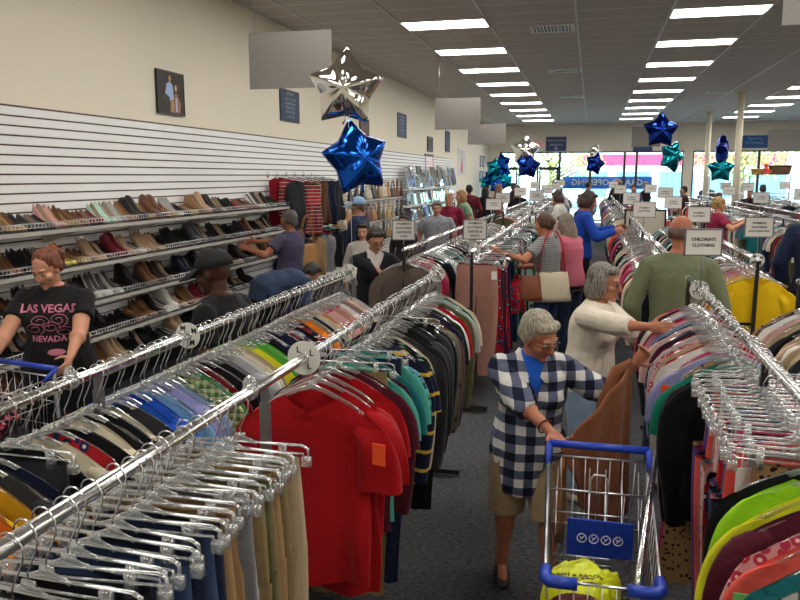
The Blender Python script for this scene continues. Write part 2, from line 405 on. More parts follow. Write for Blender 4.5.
# ================================================================ PEOPLE
SKIN = {}
def skin(c):
    if c not in SKIN:
        m = plain('skin '+c, c, .5, bump=.05, bscale=90, spec=.35); b = m.node_tree.nodes['Principled BSDF']
        b.inputs['Subsurface Weight'].default_value = .12; b.inputs['Subsurface Radius'].default_value = (.02, .008, .004); SKIN[c] = m
    return SKIN[c]
def hairmat(c, c2=None):
    k = 'hair '+c
    if k in MATS: return MATS[k]
    m, n, l, b = newmat(k); tc = n.new('ShaderNodeTexCoord'); mp = n.new('ShaderNodeMapping'); mp.inputs['Scale'].default_value = (120, 120, 14)
    l.new(tc.outputs['Object'], mp.inputs[0]); nz = n.new('ShaderNodeTexNoise'); nz.inputs['Scale'].default_value = 1; nz.inputs['Detail'].default_value = 4
    l.new(mp.outputs[0], nz.inputs['Vector']); a = lin(c); d = lin(c2) if c2 else (a[0]*.45, a[1]*.45, a[2]*.45, 1)
    cr = n.new('ShaderNodeValToRGB'); cr.color_ramp.elements[0].position = .35; cr.color_ramp.elements[1].position = .62
    cr.color_ramp.elements[0].color = d; cr.color_ramp.elements[1].color = a
    l.new(nz.outputs['Fac'], cr.inputs[0]); l.new(cr.outputs[0], b.inputs['Base Color']); b.inputs['Roughness'].default_value = .5
    bp = n.new('ShaderNodeBump'); bp.inputs['Strength'].default_value = .7; bp.inputs['Distance'].default_value = .01
    l.new(nz.outputs['Fac'], bp.inputs['Height']); l.new(bp.outputs[0], b.inputs['Normal']); MATS[k] = m; return m
EYEW = plain('eye white', '#a89c92', .6); IRIS = plain('dark iris', '#241a14', .2); LIP = plain('lip', '#a0544c', .5)
def ik(a, t, l1, l2, pole):
    a, t = Vector(a), Vector(t); d = t-a; L = min(d.length, (l1+l2)*.995); d = d.normalized(); t = a+d*L
    q = (l1*l1-l2*l2+L*L)/(2*L); h = math.sqrt(max(l1*l1-q*q, 0)); p = Vector(pole); p = (p-d*p.dot(d))
    p = p.normalized() if p.length > 1e-4 else d.orthogonal().normalized()
    return a+d*q+p*h, t
def add_hand(mb, wrist, elbow, side, k=1., curl=.5, palm=None, fingers=True):
    """palm, four bent fingers of unequal length and a thumb from the palm's side"""
    w_, d = Vector(wrist), (Vector(wrist)-Vector(elbow)).normalized()
    pn = Vector(palm) if palm else Vector((-side, 0, -.2)); pn = (pn-d*pn.dot(d)).normalized(); s = d.cross(pn)*side
    s = s if s.dot(Vector((0, 1, .3))) > 0 else -s
    R = Matrix((s, d, pn)).transposed()
    mb.ell(w_+d*.045*k, (.039*k, .055*k, .017*k), R); mb.cap(w_-d*.02*k, w_+d*.03*k, .025*k, .027*k, fy=.7)
    if not fingers: mb.ell(w_+d*.105*k+pn*.01, (.034*k, .05*k, .016*k), R); return
    for i, (o, L) in enumerate(((.029, .92), (.010, 1.04), (-.010, .98), (-.028, .78))):
        p = w_+d*.083*k+s*o*k; dd = (d+s*o*2).normalized(); c = curl*(1+.12*i)
        for q, (ln, r) in enumerate(((.040, .0092), (.026, .0084), (.020, .0076))):
            dd = (dd*math.cos(c*.8)+pn*math.sin(c*.8)).normalized(); e = p+dd*ln*L*k
            mb.cap(p, e, r*k, (r-.0008)*k, 8); p = e
            pn2 = pn; c = curl*.9
    p = w_+d*.025*k+s*.03*k; dd = (d*.65+s*.75+pn*.25).normalized()
    for ln, r in ((.042, .0125), (.032, .0105), (.024, .0092)):
        e = p+dd*ln*k; mb.cap(p, e, r*k, (r-.001)*k, 8); p = e; dd = (dd*.8+d*.35+pn*.3*curl).normalized()
def person(label, head, ztop, face, top='tee', topm=None, pants=None, legs='long', skinc='#c4896a', hair='short', hairc='#6b5c50', hairc2=None,
           lean=0, look=(0, 0), roll=0, rh=None, lh=None, girth=1., female=True, vox=.009, glasses=False, hs=1., fingers=True, group=None, hem=.86,
           stride=0., shoe='#2a2a2e', curl=.5, vneck=None, rpole=(.6, -.6, -.8), lpole=(-.6, -.6, -.8), palm_r=None, palm_l=None, eyes=True, cap=None, wrinkle=.006):
    ln = math.radians(lean); piv = Vector((0, 0, .95)); RL = Matrix.Rotation(-ln, 3, 'X')
    def B(p, k=1.):
        p = Vector(p); a = min(max((p.z-.90)/.30, 0), 1)
        return piv + Matrix.Rotation(-ln*(.35+.65*a) if p.z > .92 else 0, 3, 'X') @ (p-piv) if p.z > .92 else p
    neckb = B((0, 0, 1.45)); hp, hy = math.radians(look[1]), math.radians(look[0])
    RH = Matrix.Rotation(hy, 3, 'Z') @ Matrix.Rotation(hp - ln*.35, 3, 'X') @ Matrix.Rotation(math.radians(roll), 3, 'Y')
    hc_ = B((0, .012, 1.50)) + RH @ Vector((0, .012, .085)); ztl = hc_.z + .125*hs
    s = ztop/ztl; fa = math.radians(face); RZ = Matrix.Rotation(fa, 3, 'Z')
    loc = Vector((head[0], head[1], 0)) - RZ @ Vector((hc_.x, hc_.y, 0))*s; loc.z = 0
    root = thing('person', loc, fa); root.scale = (s, s, s); tag(root, label, 'person', group)
    def W2L(p): return (RZ.transposed() @ (Vector(p)-loc))/s
    g = girth; sw = (.165 if female else .19)*(.5+.5*g)
    SH = {1: B((sw, 0, 1.365)), -1: B((-sw, 0, 1.365))}; UA, FA = .285, .255; EL, WR = {}, {}
    for sd, t, pole in ((1, rh, rpole), (-1, lh, lpole)):
        tgt = W2L(t) if t is not None else SH[sd]+Vector((sd*.07, .05, -.50))
        EL[sd], WR[sd] = ik(SH[sd], tgt, UA, FA, pole)
    HP = {sd: Vector((sd*.088*g, 0, .90)) for sd in (1, -1)}
    KN = {sd: Vector((sd*.10*g, .03+stride*sd*.5, .49)) for sd in (1, -1)}; AN = {sd: Vector((sd*.11*g, -.01+stride*sd, .085)) for sd in (1, -1)}
    if female: prof = [(.80,.150,.105),(.88,.172,.118),(.96,.168,.115),(1.04,.145,.105),(1.12,.140,.102),(1.20,.150,.112),(1.28,.158,.118),(1.36,.160,.098),(1.42,.115,.075),(1.465,.055,.055)]
    else: prof = [(.80,.148,.105),(.88,.160,.112),(.96,.158,.112),(1.04,.152,.110),(1.12,.156,.112),(1.20,.168,.116),(1.28,.178,.116),(1.36,.180,.102),(1.42,.130,.078),(1.465,.062,.06)]
    def torso(mb, off, z0=.80, z1=1.47, flare=0.):
        rs = []
        zs = [z0]+[p[0] for p in prof if z0+.02 < p[0] < z1-.005]+[z1]
        for z in zs:
            for i in range(len(prof)-1):
                if prof[i][0] <= z <= prof[i+1][0] or i == len(prof)-2: break
            a, b_ = prof[i], prof[i+1]; q = min(max((z-a[0])/(b_[0]-a[0]), 0), 1)
            gg = g if z < 1.4 else 1+(g-1)*.4
            fl = flare*max(0, (1.0-z)/.2)
            rx, ry = (a[1]+(b_[1]-a[1])*q)*gg+off+fl, (a[2]+(b_[2]-a[2])*q)*(gg*1.05 if gg > 1 else gg)+off+fl
            belly = (.035*(g-1)*10 if g > 1 else 0)*math.exp(-((z-1.02)/.12)**2)*.5
            rs.append([B((rx*math.cos(2*PI*j/20), ry*math.sin(2*PI*j/20)+belly*max(0, math.sin(2*PI*j/20)), z)) for j in range(20)])
        mb.rings(rs)
        if female and z1 > 1.3:
            for sd in (1, -1): mb.ell(B((sd*.075*g, .075*g, 1.235)), (.068*g+off*.6, .066*g+off*.6, .068+off*.6), RL)
    # ---- body, one continuous surface
    mb = MB(); torso(mb, 0)
    mb.cap(B((-sw*.85, 0, 1.365)), B((-.02, 0, 1.40)), .055, .05); mb.cap(B((sw*.85, 0, 1.365)), B((.02, 0, 1.40)), .055, .05)
    mb.cap(neckb-Vector((0, 0, .04)), hc_+RH @ Vector((0, -.02, -.045)), .054*hs, .050*hs)
    for sd in (1, -1):
        mb.cap(SH[sd], EL[sd], .050*g, .039*g); mb.cap(EL[sd], WR[sd], .039*g, .025)
        mb.ell(EL[sd].lerp(WR[sd], .25), (.042*g,)*3)
        add_hand(mb, WR[sd], EL[sd], sd, 1.0, curl, palm_r if sd == 1 else palm_l, fingers)
        lk = .78 if legs == 'long' else 1
        mb.cap(HP[sd], KN[sd], .083*g*lk, .055*g*lk); mb.cap(KN[sd], AN[sd], .052*g*lk, .035)
        mb.ell(KN[sd].lerp(AN[sd], .25)-Vector((0, .018, 0)), (.054*g*lk, .054*g*lk, .10)); mb.cap(AN[sd]-Vector((0, .02, .03)), AN[sd]+Vector((0, .12, -.05)), .034, .026)
    def H(c): return hc_+RH @ (Vector(c)*hs)
    def he(c, r, m=mb, R=None): m.ell(H(c), [q*hs for q in r], RH @ R if R else RH)
    he((0, -.015, .030), (.076, .093, .090)); he((0, .018, -.025), (.062, .068, .088)); he((0, .032, -.072), (.048, .048, .036)); he((0, .070, -.098), (.021, .018, .016))
    mb.cap(H((0, .086, .012)), H((0, .106, -.028)), .0085*hs, .013*hs); he((-.012, .096, -.032), (.009, .010, .008)); he((.012, .096, -.032), (.009, .010, .008))
    mb.cap(H((-.034, .073, .024)), H((.034, .073, .024)), .013*hs, .013*hs)
    he((0, .080, -.060), (.023, .012, .010))
    for sd in (1, -1):
        he((sd*.042, .055, -.025), (.024, .026, .024)); he((sd*.076, -.005, -.008), (.009, .020, .031))
    me = fuse(mb, vox, 4, .5); me.materials.append(skin(skinc)); me.materials.append(LIP)
    if vox < .012:
        RHi = RH.transposed()
        for pl in me.polygons:
            q = (RHi @ (pl.center-hc_))/hs
            if abs(q.x) < .025-abs(q.z+.061)*1.2 and abs(q.z+.061) < .0105 and q.y > .07: pl.material_index = 1
    me.shade_smooth(); link('body', me, root)
    if eyes:
        for sd in (1, -1):
            em = MB(); em.ell(H((sd*.031, .0745, .002)), [.0125*hs, .0090*hs, .0062*hs], RH, 12, 8); em.ell(H((sd*.031, .0815, .001)), [.0058*hs, .0045*hs, .0058*hs], RH, 10, 6, 1)
            obj('eye', em, [EYEW, IRIS], root)
            bw = MB(); bw.cap(H((sd*.014, .0875, .026)), H((sd*.046, .076, .030)), .0042*hs, .003*hs, 6); obj('eyebrow', bw, hairmat(hairc, hairc2), root)
    if glasses:
        gm = MB()
        for sd in (1, -1):
            pts = [H((sd*.033+.024*math.cos(a)*(1 if abs(math.cos(a)) < .8 else 1), .098-.006*abs(math.cos(a)), .001+.0165*math.sin(a))) for a in [2*PI*i/14 for i in range(15)]]
            gm.tube(pts, .0022*hs, 6); gm.tube([H((sd*.057, .092, .006)), H((sd*.075, .05, .006)), H((sd*.080, -.02, .004))], .002*hs, 6)
        gm.tube([H((-.010, .103, .004)), H((.010, .103, .004))], .0022*hs, 6)
        obj('glasses', gm, plain('dark spectacle frame', '#2a1512', .3), root)
    # ---- hair
    if hair:
        hm = MB(); r9 = random.Random(len(label))
        if hair == 'bald':
            for sd in (1, -1): he((sd*.062, -.03, .0), (.024, .058, .038), hm)
            he((0, -.082, -.005), (.066, .030, .045), hm)
        else:
            he((0, -.030, .042), (.086, .094, .092), hm)
            if hair in ('short', 'bob', 'long', 'curly'):
                for k in range(7):
                    a = -.9+.3*k; he((math.sin(a)*.058, .020+.030*math.cos(a), .084+.004*math.sin(k*2.1)), (.024, .030, .024), hm)
            if hair in ('short', 'curly', 'ponytail', 'bun'):
                for sd in (1, -1): he((sd*.070, -.030, .010), (.020, .045, .045), hm)
                he((0, -.085, -.010), (.064, .034, .065), hm)
            if hair == 'bob':
                for sd in (1, -1): he((sd*.080, -.010, -.015), (.024, .052, .085), hm); he((sd*.070, -.04, -.055), (.030, .050, .055), hm)
                he((0, -.080, -.04), (.080, .045, .085), hm)
            if hair == 'long':
                for sd in (1, -1): he((sd*.080, -.015, -.04), (.024, .050, .115), hm); he((sd*.070, -.05, -.13), (.030, .045, .10), hm)
                he((0, -.080, -.09), (.085, .045, .15), hm)
            if hair == 'curly':
                for k in range(46):
                    a, u = r9.random()*6.28, r9.uniform(-.2, 1); q = math.sqrt(1-u*u)
                    he((.088*q*math.cos(a), -.035+.092*q*math.sin(a), .045+.09*u), (.022, .022, .022), hm)
            if hair == 'ponytail':
                he((0, -.11, .075), (.026, .026, .026), hm); hm.cap(H((0, -.12, .075)), H((.012, -.165, .02)), .030*hs, .036*hs); hm.cap(H((.012, -.165, .02)), H((.02, -.165, -.07)), .036*hs, .014*hs)
            if hair == 'bun': he((0, -.125, .02), (.04, .036, .04), hm)
        hme = fuse(hm, max(vox*.8, .005), 5, .5)
        for v in hme.vertices:
            d = v.co-hc_; q = (RH.transposed() @ d)/hs; a = math.atan2(q.x, q.z+.3)
            v.co += d.normalized()*(.0016*noise.noise(Vector((math.atan2(q.x, -q.y)*12, q.z*9, 3)))*(2 if hair == 'curly' else 1) + .0009*math.sin(a*95+noise.noise(q*14)*5))*hs
        hme.materials.append(hairmat(hairc, hairc2)); hme.shade_smooth(); link('hair', hme, root)
        if hair == 'ponytail': obj('hair_tie', MB().tube([H((.022*math.cos(a), -.122, .076+.03*math.sin(a))) for a in [2*PI*i/12 for i in range(13)]], .008*hs, 6), plain('orange elastic', '#d8702a', .6), root)
    if cap:
        cm = MB(); rs = []
        for u in (0, .25, .5, .7, .85, .96, 1.0):
            a = u*PI/2; rs.append([H((.094*math.cos(a)**.8*math.cos(b), -.018+.113*math.cos(a)**.8*math.sin(b), .030+.106*math.sin(a)+.0)) if u < 1 else H((.002*math.cos(b), -.016+.002*math.sin(b), .136)) for b in [2*PI*j/24 for j in range(24)]])
        cm.rings(rs); cmm = plain('cap cloth '+cap, cap, .8, bump=.1)
        co = obj('cap', cm, cmm, root)
        bm_ = MB(); up, dn = [], []
        for j in range(13):
            a = PI*(.12+.76*j/12); i0 = (.086*math.cos(a), -.016+.104*math.sin(a), .052); i1 = (.092*math.cos(a), .050+.165*math.sin(a), -.004+.0*math.sin(a))
            up.append((H(i0), H(i1))); dn.append((H((i0[0], i0[1], i0[2]-.006)), H((i1[0], i1[1], i1[2]-.006))))
        bm_.rings([[u[0], u[1], d[1], d[0]] for u, d in zip(up, dn)]); obj('brim', bm_, cmm, co)
    # ---- clothes
    def wrink(me, amp, sc=9.):
        me.update(); no = [v.normal.copy() for v in me.vertices]
        for v, nn in zip(me.vertices, no):
            p = v.co; v.co = p + nn*amp*(noise.noise(Vector((p.x*sc, p.y*sc, p.z*sc*.55)))+.5*noise.noise(Vector((p.x*sc*2.3, p.y*sc*2.3, p.z*sc*1.1)))+.35)
    off = .016
    if vneck is not None:   # undershirt seen in the open neck
        um = MB(); torso(um, .006, 1.0, 1.475); um.cap(B((-sw*.8, 0, 1.36)), B((sw*.8, 0, 1.36)), .058, .058)
        ume = fuse(um, max(vox, .007), 4); ume.materials.append(vneck); ume.shade_smooth(); link('undershirt', ume, root)
    tm = MB(); torso(tm, off, hem, 1.455, .012)
    tm.cap(B((-sw*.96, 0, 1.365)), B((-.03, 0, 1.415)), .064, .055); tm.cap(B((sw*.96, 0, 1.365)), B((.03, 0, 1.415)), .064, .055)
    for sd in (1, -1):
        frac = {'tee': (.62, None), 'tank': (.12, None), 'roll': (1, .28), 'threequarter': (1, .45), 'long': (1, .97)}[top]
        loose = 1.22 if top in ('roll', 'long') else 1.15
        if top == 'tee': tm.cap(SH[sd], SH[sd].lerp(EL[sd], frac[0]), .062*min(g, 1.12), .060*min(g, 1.12)*loose, ends=(1, 0))
        elif top != 'tank':
            tm.cap(SH[sd], EL[sd], .062*g, .050*g*loose); tm.cap(EL[sd], EL[sd].lerp(WR[sd], frac[1]), .050*g*loose, (.050-.014*frac[1])*g*loose, ends=(1, 0))
    tme = fuse(tm, max(vox, .007), 4); wrink(tme, wrinkle)
    if vneck is not None:
        import bmesh
        b2 = bmesh.new(); b2.from_mesh(tme); kill = []
        for f in b2.faces:
            c = f.calc_center_median(); q = RL.transposed() @ (c-piv) + piv
            if q.y > .02 and q.z > 1.28 and abs(q.x+.012) < (q.z-1.28)*.52: kill.append(f)
            elif q.z > 1.405 and abs(q.x) < .075 and q.y > -.02: kill.append(f)
        bmesh.ops.delete(b2, geom=kill, context='FACES'); b2.to_mesh(tme); b2.free()
    tme.materials.append(topm); tme.shade_smooth(); so = link('shirt', tme, root)
    if pants is not None:
        pm = MB(); torso(pm, .010, .82, 1.0)
        for sd in (1, -1):
            pm.cap(HP[sd], KN[sd], .098*g, .072*g, ends=(1, 0 if legs == 'shorts' else 1)) if legs != 'shorts' else pm.cap(HP[sd], HP[sd].lerp(KN[sd], 1.03), .104*g, .092*g, ends=(1, 0))
            if legs == 'long': pm.cap(KN[sd], AN[sd]+Vector((0, 0, -.01)), .070*g, .058, ends=(1, 0))
        pme = fuse(pm, max(vox, .009), 4); wrink(pme, .006); pme.materials.append(pants); pme.shade_smooth()
        link('shorts' if legs == 'shorts' else 'trousers', pme, root)
    for sd in (1, -1):
        sm = MB(); a = AN[sd]; prof_s = [(-.075,.028,.030),(-.06,.036,.075),(-.01,.040,.085),(.05,.043,.065),(.11,.046,.045),(.16,.040,.034),(.185,.022,.022)]
        sm.rings([[Vector((a.x+w_*math.cos(b), a.y+y, max(0.0, .0 + zt*.5+zt*.5*math.sin(b)))) for b in [2*PI*j/12 for j in range(12)]] for y, w_, zt in prof_s])
        obj('shoe', sm, plain('shoe '+shoe, shoe, .55), root)
    return root, dict(B=B, H=H, s=s, loc=loc, RZ=RZ, EL=EL, WR=WR, SH=SH, shirt=so, RH=RH, hc=hc_, g=g, RL=RL, piv=piv)
DEN = cloth('blue denim', '#2b3c5c', 'denim'); DDEN = cloth('dark denim', '#1a2438', 'denim'); BLK = cloth('black cloth', '#15151a'); KHAKI = cloth('khaki twill', '#8d7452')
def tee(c): return cloth('cloth '+c, c)
PP = {}
# plaid shirt shopper with cart
PP['plaid'] = person('grey-haired person in a navy and white check shirt holding a brown garment over a cart', (-.20, 3.36), 1.405, 190, 'roll',
    cloth('navy white check', '#dcdad6', 'check', '#5a6076', '#141a30', p=.105), cloth('khaki shorts', '#a08a68'), 'shorts', '#b5765a', 'short', '#b3a996', '#6d675c',
    lean=12, look=(42, -22), roll=8, rh=(-.08, 3.02, .92), lh=(.22, 3.42, 1.18), girth=1.14, vox=.006, glasses=True, hs=1.06, hem=.62, vneck=tee('#1f56b8'), shoe='#1e1e22',
    stride=-.14, curl=.75, rpole=(.9, -.5, -.6), lpole=(-.8, -.2, -.9), wrinkle=.018, palm_r=(0, .2, 1), palm_l=(.5, .6, .2))
PP['sweater'] = person('grey-bobbed person with glasses in a cream sweater reaching into the children\'s clothing rail', (.10, 4.66), 1.485, -112, 'threequarter',
    tee('#e3d8c6'), cloth('pale denim', '#7f92a8', 'denim'), 'long', '#b8795c', 'bob', '#8f877c', '#4d463f', lean=8, look=(4, -4), rh=(.36, 4.18, 1.20), lh=(.40, 4.50, 1.12),
    girth=1.2, vox=.0065, glasses=True, hs=1.08, hem=.80, shoe='#cfc3ae', curl=.6, wrinkle=.01)
PP['pony'] = person('red-haired person with a ponytail, black printed tee, pushing a cart', (-3.2, 3.92), 1.56, 200, 'tee',
    tee('#1b1a1a'), BLK, 'long', '#cf9478', 'ponytail', '#8a4a2c', '#46221a', lean=2, look=(-20, -24), roll=3, rh=(-3.3, 3.50, .93), lh=(-2.86, 3.62, .93), girth=1.3, vox=.0075, hs=1.04, curl=.8, hem=.84)
PP['blackcap'] = person('dark-skinned person in a black cap and black tee standing beyond the near rail', (-1.98, 3.72), 1.60, 88, 'tee',
    tee('#121315'), BLK, 'long', '#4a2a1a', None, '#120e0c', None, lean=6, look=(0, -10), girth=1.12, female=False, vox=.008, hs=1.05, cap='#0b0b0d')
PP['bend'] = person('person bending forward in a denim jacket and black trousers by the shoe shelves', (-2.82, 7.45), 1.10, -40, 'long',
    cloth('jacket denim', '#26334a', 'denim'), BLK, 'long', '#b37e62', 'short', '#3a3432', None, lean=80, look=(0, -10), girth=1.3, vox=.012, fingers=False, eyes=False)
PP['purple'] = person('grey-haired person in a purple-grey tee reaching for shoes on the wall shelves', (-3.33, 8.08), 1.62, 70, 'tee',
    tee('#4c465e'), DDEN, 'long', '#a8694f', 'short', '#4b4644', '#77706c', rh=(-3.72, 8.0, 1.26), lh=(-3.7, 7.75, 1.2), girth=1.1, vox=.009)
PP['bluecap'] = person('person in a pale blue cap and navy top walking away past the scarves', (-3.14, 10.1), 1.71, 95, 'long',
    tee('#23304f'), DDEN, 'long', '#b07a60', 'short', '#6b5546', None, girth=1.2, female=False, vox=.011, cap='#8fb0d0')
PP['blazer'] = person('dark-haired person in glasses and a black blazer over a white top', (-1.85, 6.5), 1.55, -155, 'long',
    tee('#1b1b20'), BLK, 'long', '#b9826a', 'short', '#2e201d', None, lean=6, look=(12, -22), rh=(-1.55, 6.3, 1.1), lh=(-1.45, 6.45, 1.1), girth=1.05, vox=.008, glasses=True, vneck=tee('#d8d3cc'))
PP['asian'] = person('person with long black hair in a pale top behind the black blazer', (-2.56, 8.46), 1.47, -175, 'long',
    tee('#c9c2bb'), BLK, 'long', '#d3a184', 'long', '#17120f', None, look=(0, -12), vox=.009)
PP['grey'] = person('grey-haired person in a grey mottled tee facing down the aisle between wall and racks', (-2.37, 11.88), 1.61, 185, 'tee',
    cloth('mottled grey', '#8a8a92', 'spot', '#5e5f68', p=.03), DEN, 'long', '#b9806a', 'short', '#6f6862', None, look=(0, -6), girth=1.25, female=False, vox=.011, fingers=False)
PP['small'] = person('short dark-haired person in black standing behind the women\'s clothing sign', (-2.75, 11.2), 1.42, 170, 'long',
    tee('#33282e'), BLK, 'long', '#b9806a', 'long', '#2a1f1c', None, vox=.011, fingers=False)
PP['maroon'] = person('smiling white-haired person in a maroon top', (-2.46, 13.44), 1.72, 175, 'long',
    tee('#7a1c38'), BLK, 'long', '#c98d72', 'short', '#c9bfae', '#8f8678', girth=1.15, vox=.012, fingers=False)
PP['green'] = person('blond person in a pale green top bending toward the wall displays', (-2.55, 15.2), 1.72, 120, 'tee',
    tee('#8ba886'), DEN, 'long', '#c98d72', 'bob', '#b8894f', '#7a5530', lean=18, vox=.013, fingers=False, eyes=False)
PP['dkred'] = person('dark-haired person in a dark red shirt walking toward the balloons', (-3.05, 19.5), 1.78, 20, 'long',
    tee('#5c1826'), BLK, 'long', '#a87058', 'short', '#241b1a', None, female=False, vox=.014, fingers=False, eyes=False)
PP['dk'] = person('long dark-haired person in black near the entrance wall', (-2.81, 20.8), 1.70, 0, 'long', tee('#1b1b22'), BLK, 'long', '#a87058', 'long', '#1f1918', None, vox=.014, fingers=False, eyes=False)
PP['pink'] = person('long-haired person in a dusty pink top beside the blue balloon cluster', (-2.55, 21.8), 1.78, -70, 'long', tee('#a86a66'), BLK, 'long', '#b9806a', 'long', '#8a6a58', None, girth=1.15, vox=.014, fingers=False, eyes=False)
PP['striped'] = person('brown-haired person in a grey striped tee with red strap reaching to the rack', (-.47, 8.0), 1.62, 62, 'tee',
    cloth('grey striped jersey', '#8d8d8d', 'thin', '#3a3a3c', p=.022), DEN, 'long', '#b9785c', 'bun', '#63432f', '#3a261b', lean=4, look=(0, -8), rh=(-.72, 8.05, 1.05), lh=(-.86, 7.62, 1.24), vox=.008, curl=.7, girth=1.02)
PP['pinksw'] = person('person with long grey-blond hair in a pink sweater beside the striped tee', (-.27, 8.6), 1.59, 58, 'long',
    tee('#c4697a'), DDEN, 'long', '#b9785c', 'long', '#8f8474', '#5e5346', lean=6, look=(0, -14), rh=(-.62, 8.5, 1.1), lh=(-.7, 8.3, 1.12), vox=.009, girth=1.12)
PP['blue'] = person('dark-haired person in a bright blue shirt browsing a rail in the centre aisle', (-.02, 10.6), 1.80, -80, 'long',
    tee('#1b46a8'), BLK, 'long', '#b9785c', 'bob', '#4a2c22', '#1f1512', lean=3, look=(0, -20), rh=(.32, 10.45, 1.28), lh=(.34, 10.8, 1.3), vox=.009, hem=.78)
PP['white'] = person('dark bobbed-hair person in a white shirt', (-.62, 14.5), 1.73, 75, 'long', tee('#cfccc6'), BLK, 'long', '#b9785c', 'bob', '#4a332a', None, look=(0, -18), lean=5, vox=.012, fingers=False)
PP['beh'] = person('dark-haired person in a navy jacket behind the bright blue shirt', (-.14, 13.0), 1.72, 60, 'long', tee('#23283a'), BLK, 'long', '#b9785c', 'bob', '#5c4034', None, vox=.012, fingers=False, eyes=False)
PP['olive'] = person('balding man in an olive shirt seen from behind between the two rails', (.60, 5.44), 1.74, -8, 'long',
    tee('#6f765a'), DDEN, 'long', '#a9674c', 'bald', '#6b5244', None, lean=4, look=(0, -12), girth=1.0, female=False, vox=.008, hem=.78)
PP['maroontop'] = person('curly blond person in a maroon tee reaching along a far rack', (2.0, 13.1), 1.66, -75, 'tee', tee('#8c2344'), BLK, 'long', '#c98d72', 'curly', '#c9a56a', '#8f6f3e', rh=(2.35, 12.8, 1.3), lh=(2.4, 13.2, 1.3), girth=1.15, vox=.010, fingers=False, eyes=False)
PP['greyback'] = person('person in a slate grey shirt bent over a rail', (1.30, 12.4), 1.40, 20, 'tee', tee('#5f6a78'), DEN, 'long', '#b9806a', 'short', '#6b6158', None, lean=45, girth=1.2, vox=.012, fingers=False, eyes=False)
PP['navy'] = person('dark-haired man in a navy top, back turned, at the outer racks', (2.08, 7.75), 1.86, -20, 'long', tee('#1d2740'), BLK, 'long', '#b9806a', 'short', '#241d1c', None, girth=1.1, female=False, vox=.010, fingers=False, eyes=False)
far = [('bald man in a dark shirt near the shop window', .80, 25.0, 1.93, 'bald', '#5c4a40', '#1d1f26'), ('dark-haired person in purple near the shop window', 1.25, 24.6, 1.74, 'short', '#1b1616', '#4b3a78'),
       ('grey-haired person in black near the shop window', 1.67, 25.2, 1.83, 'short', '#8f8880', '#16171c'), ('person in dark brown at the far racks', 2.55, 23.2, 1.72, 'short', '#241b18', '#3a2a26'),
       ('red-haired person far down beside the cream column', 3.2, 21.2, 1.58, 'short', '#5c2a20', '#6b6a70'), ('dark-haired person seen just below the baskets', 4.4, 23.6, 1.62, 'short', '#1b1616', '#3a2228'),
       ('dark-haired person at the entrance door', -2.6, 26.8, 1.78, 'bob', '#2a2220', '#2b2b33'), ('person with pale brown hair beside the entrance door', -2.3, 24.5, 1.72, 'short', '#7a5c44', '#8f5a50'),
       ('dark-haired person in white by the opening banner', -.95, 24.0, 1.68, 'bob', '#241b18', '#c9c6c0'), ('person in grey by the first white column gap', 4.05, 29.5, 1.80, 'short', '#3a302c', '#5a5f66'),
       ('dark-haired person below the teal banner window', -.1, 26.5, 1.80, 'short', '#1f1918', '#3a3f50'), ('dark-haired person at the right hand far racks', 5.6, 21.0, 1.68, 'short', '#1d1715', '#4a2028'),
       ('person in slate at the far window aisle', 5.3, 26.5, 1.74, 'bob', '#3f2d25', '#55606e'), ('dark-haired person in a black coat beside the pink top', -1.9, 20.6, 1.69, 'bob', '#1d1a19', '#1a1a20')]
for i, (lb, x, y, zt, hr, hcl, tcl) in enumerate(far):
    person(lb.replace('right hand ', ''), (x, y), zt, [20, 170, -60, 100][i % 4], 'long', tee(tcl), BLK, 'long', '#b07a62', hr, hcl, None, female=i % 2 == 0, vox=.016, fingers=False, eyes=False)
# printed lettering on the black tee, laid on the cloth
def on_cloth(P, me, cx, cz, name='print'):
    so = P['shirt']; bvh = BVHTree.FromPolygons([v.co for v in so.data.vertices], [p.vertices for p in so.data.polygons])
    for v in me.vertices:
        o = P['B']((v.co.x+cx, 0, v.co.z+cz)); o.y = P['B']((0, 0, v.co.z+cz)).y+.5
        h = bvh.ray_cast(o, Vector((0, -1, 0)))
        if h[0] is not None: v.co = h[0]+Vector((0, .003-v.co.y*0, 0))
    link(name, me, bpy.data.objects[so.parent.name])
PK = plain('pink print', '#d07a96', .7)
def facing(me): me.transform(Matrix.Rotation(PI, 4, 'Z') @ UP); return me      # reads from +y, the wearer's front
on_cloth(PP['pony'][1], facing(text_mesh('LAS VEGAS', .072, PK, 0, bold=.002)), 0, 1.32)
on_cloth(PP['pony'][1], facing(text_mesh('NEVADA', .056, PK, 0, bold=.0015)), 0, 1.12)
sw_ = MB()
for k in range(5):
    cx, cz = (-.07, .05, -.02, .085, -.10)[k], (1.25, 1.24, 1.20, 1.19, 1.17)[k]
    sw_.rings([[Vector((cx-.0+(.012+.0028*i)*math.cos(i*.55)+q*.004*math.cos(i*.55), 0, cz-1.2+(.008+.0018*i)*math.sin(i*.55)+q*.004*math.sin(i*.55))) for q in (0, 1)] for i in range(20)], False, False)
on_cloth(PP['pony'][1], sw_.mesh('print', PK, False), 0, 1.2); sw_ = MB()
sw_.rings([[Vector((.055*math.cos(a)*q-.05, 0, -.165+.022*math.sin(a)*q)) for a in [2*PI*i/20 for i in range(20)]] for q in (1, .5, .02)], True, False)
on_cloth(PP['pony'][1], sw_.mesh('print', PK, False), 0, 1.2)
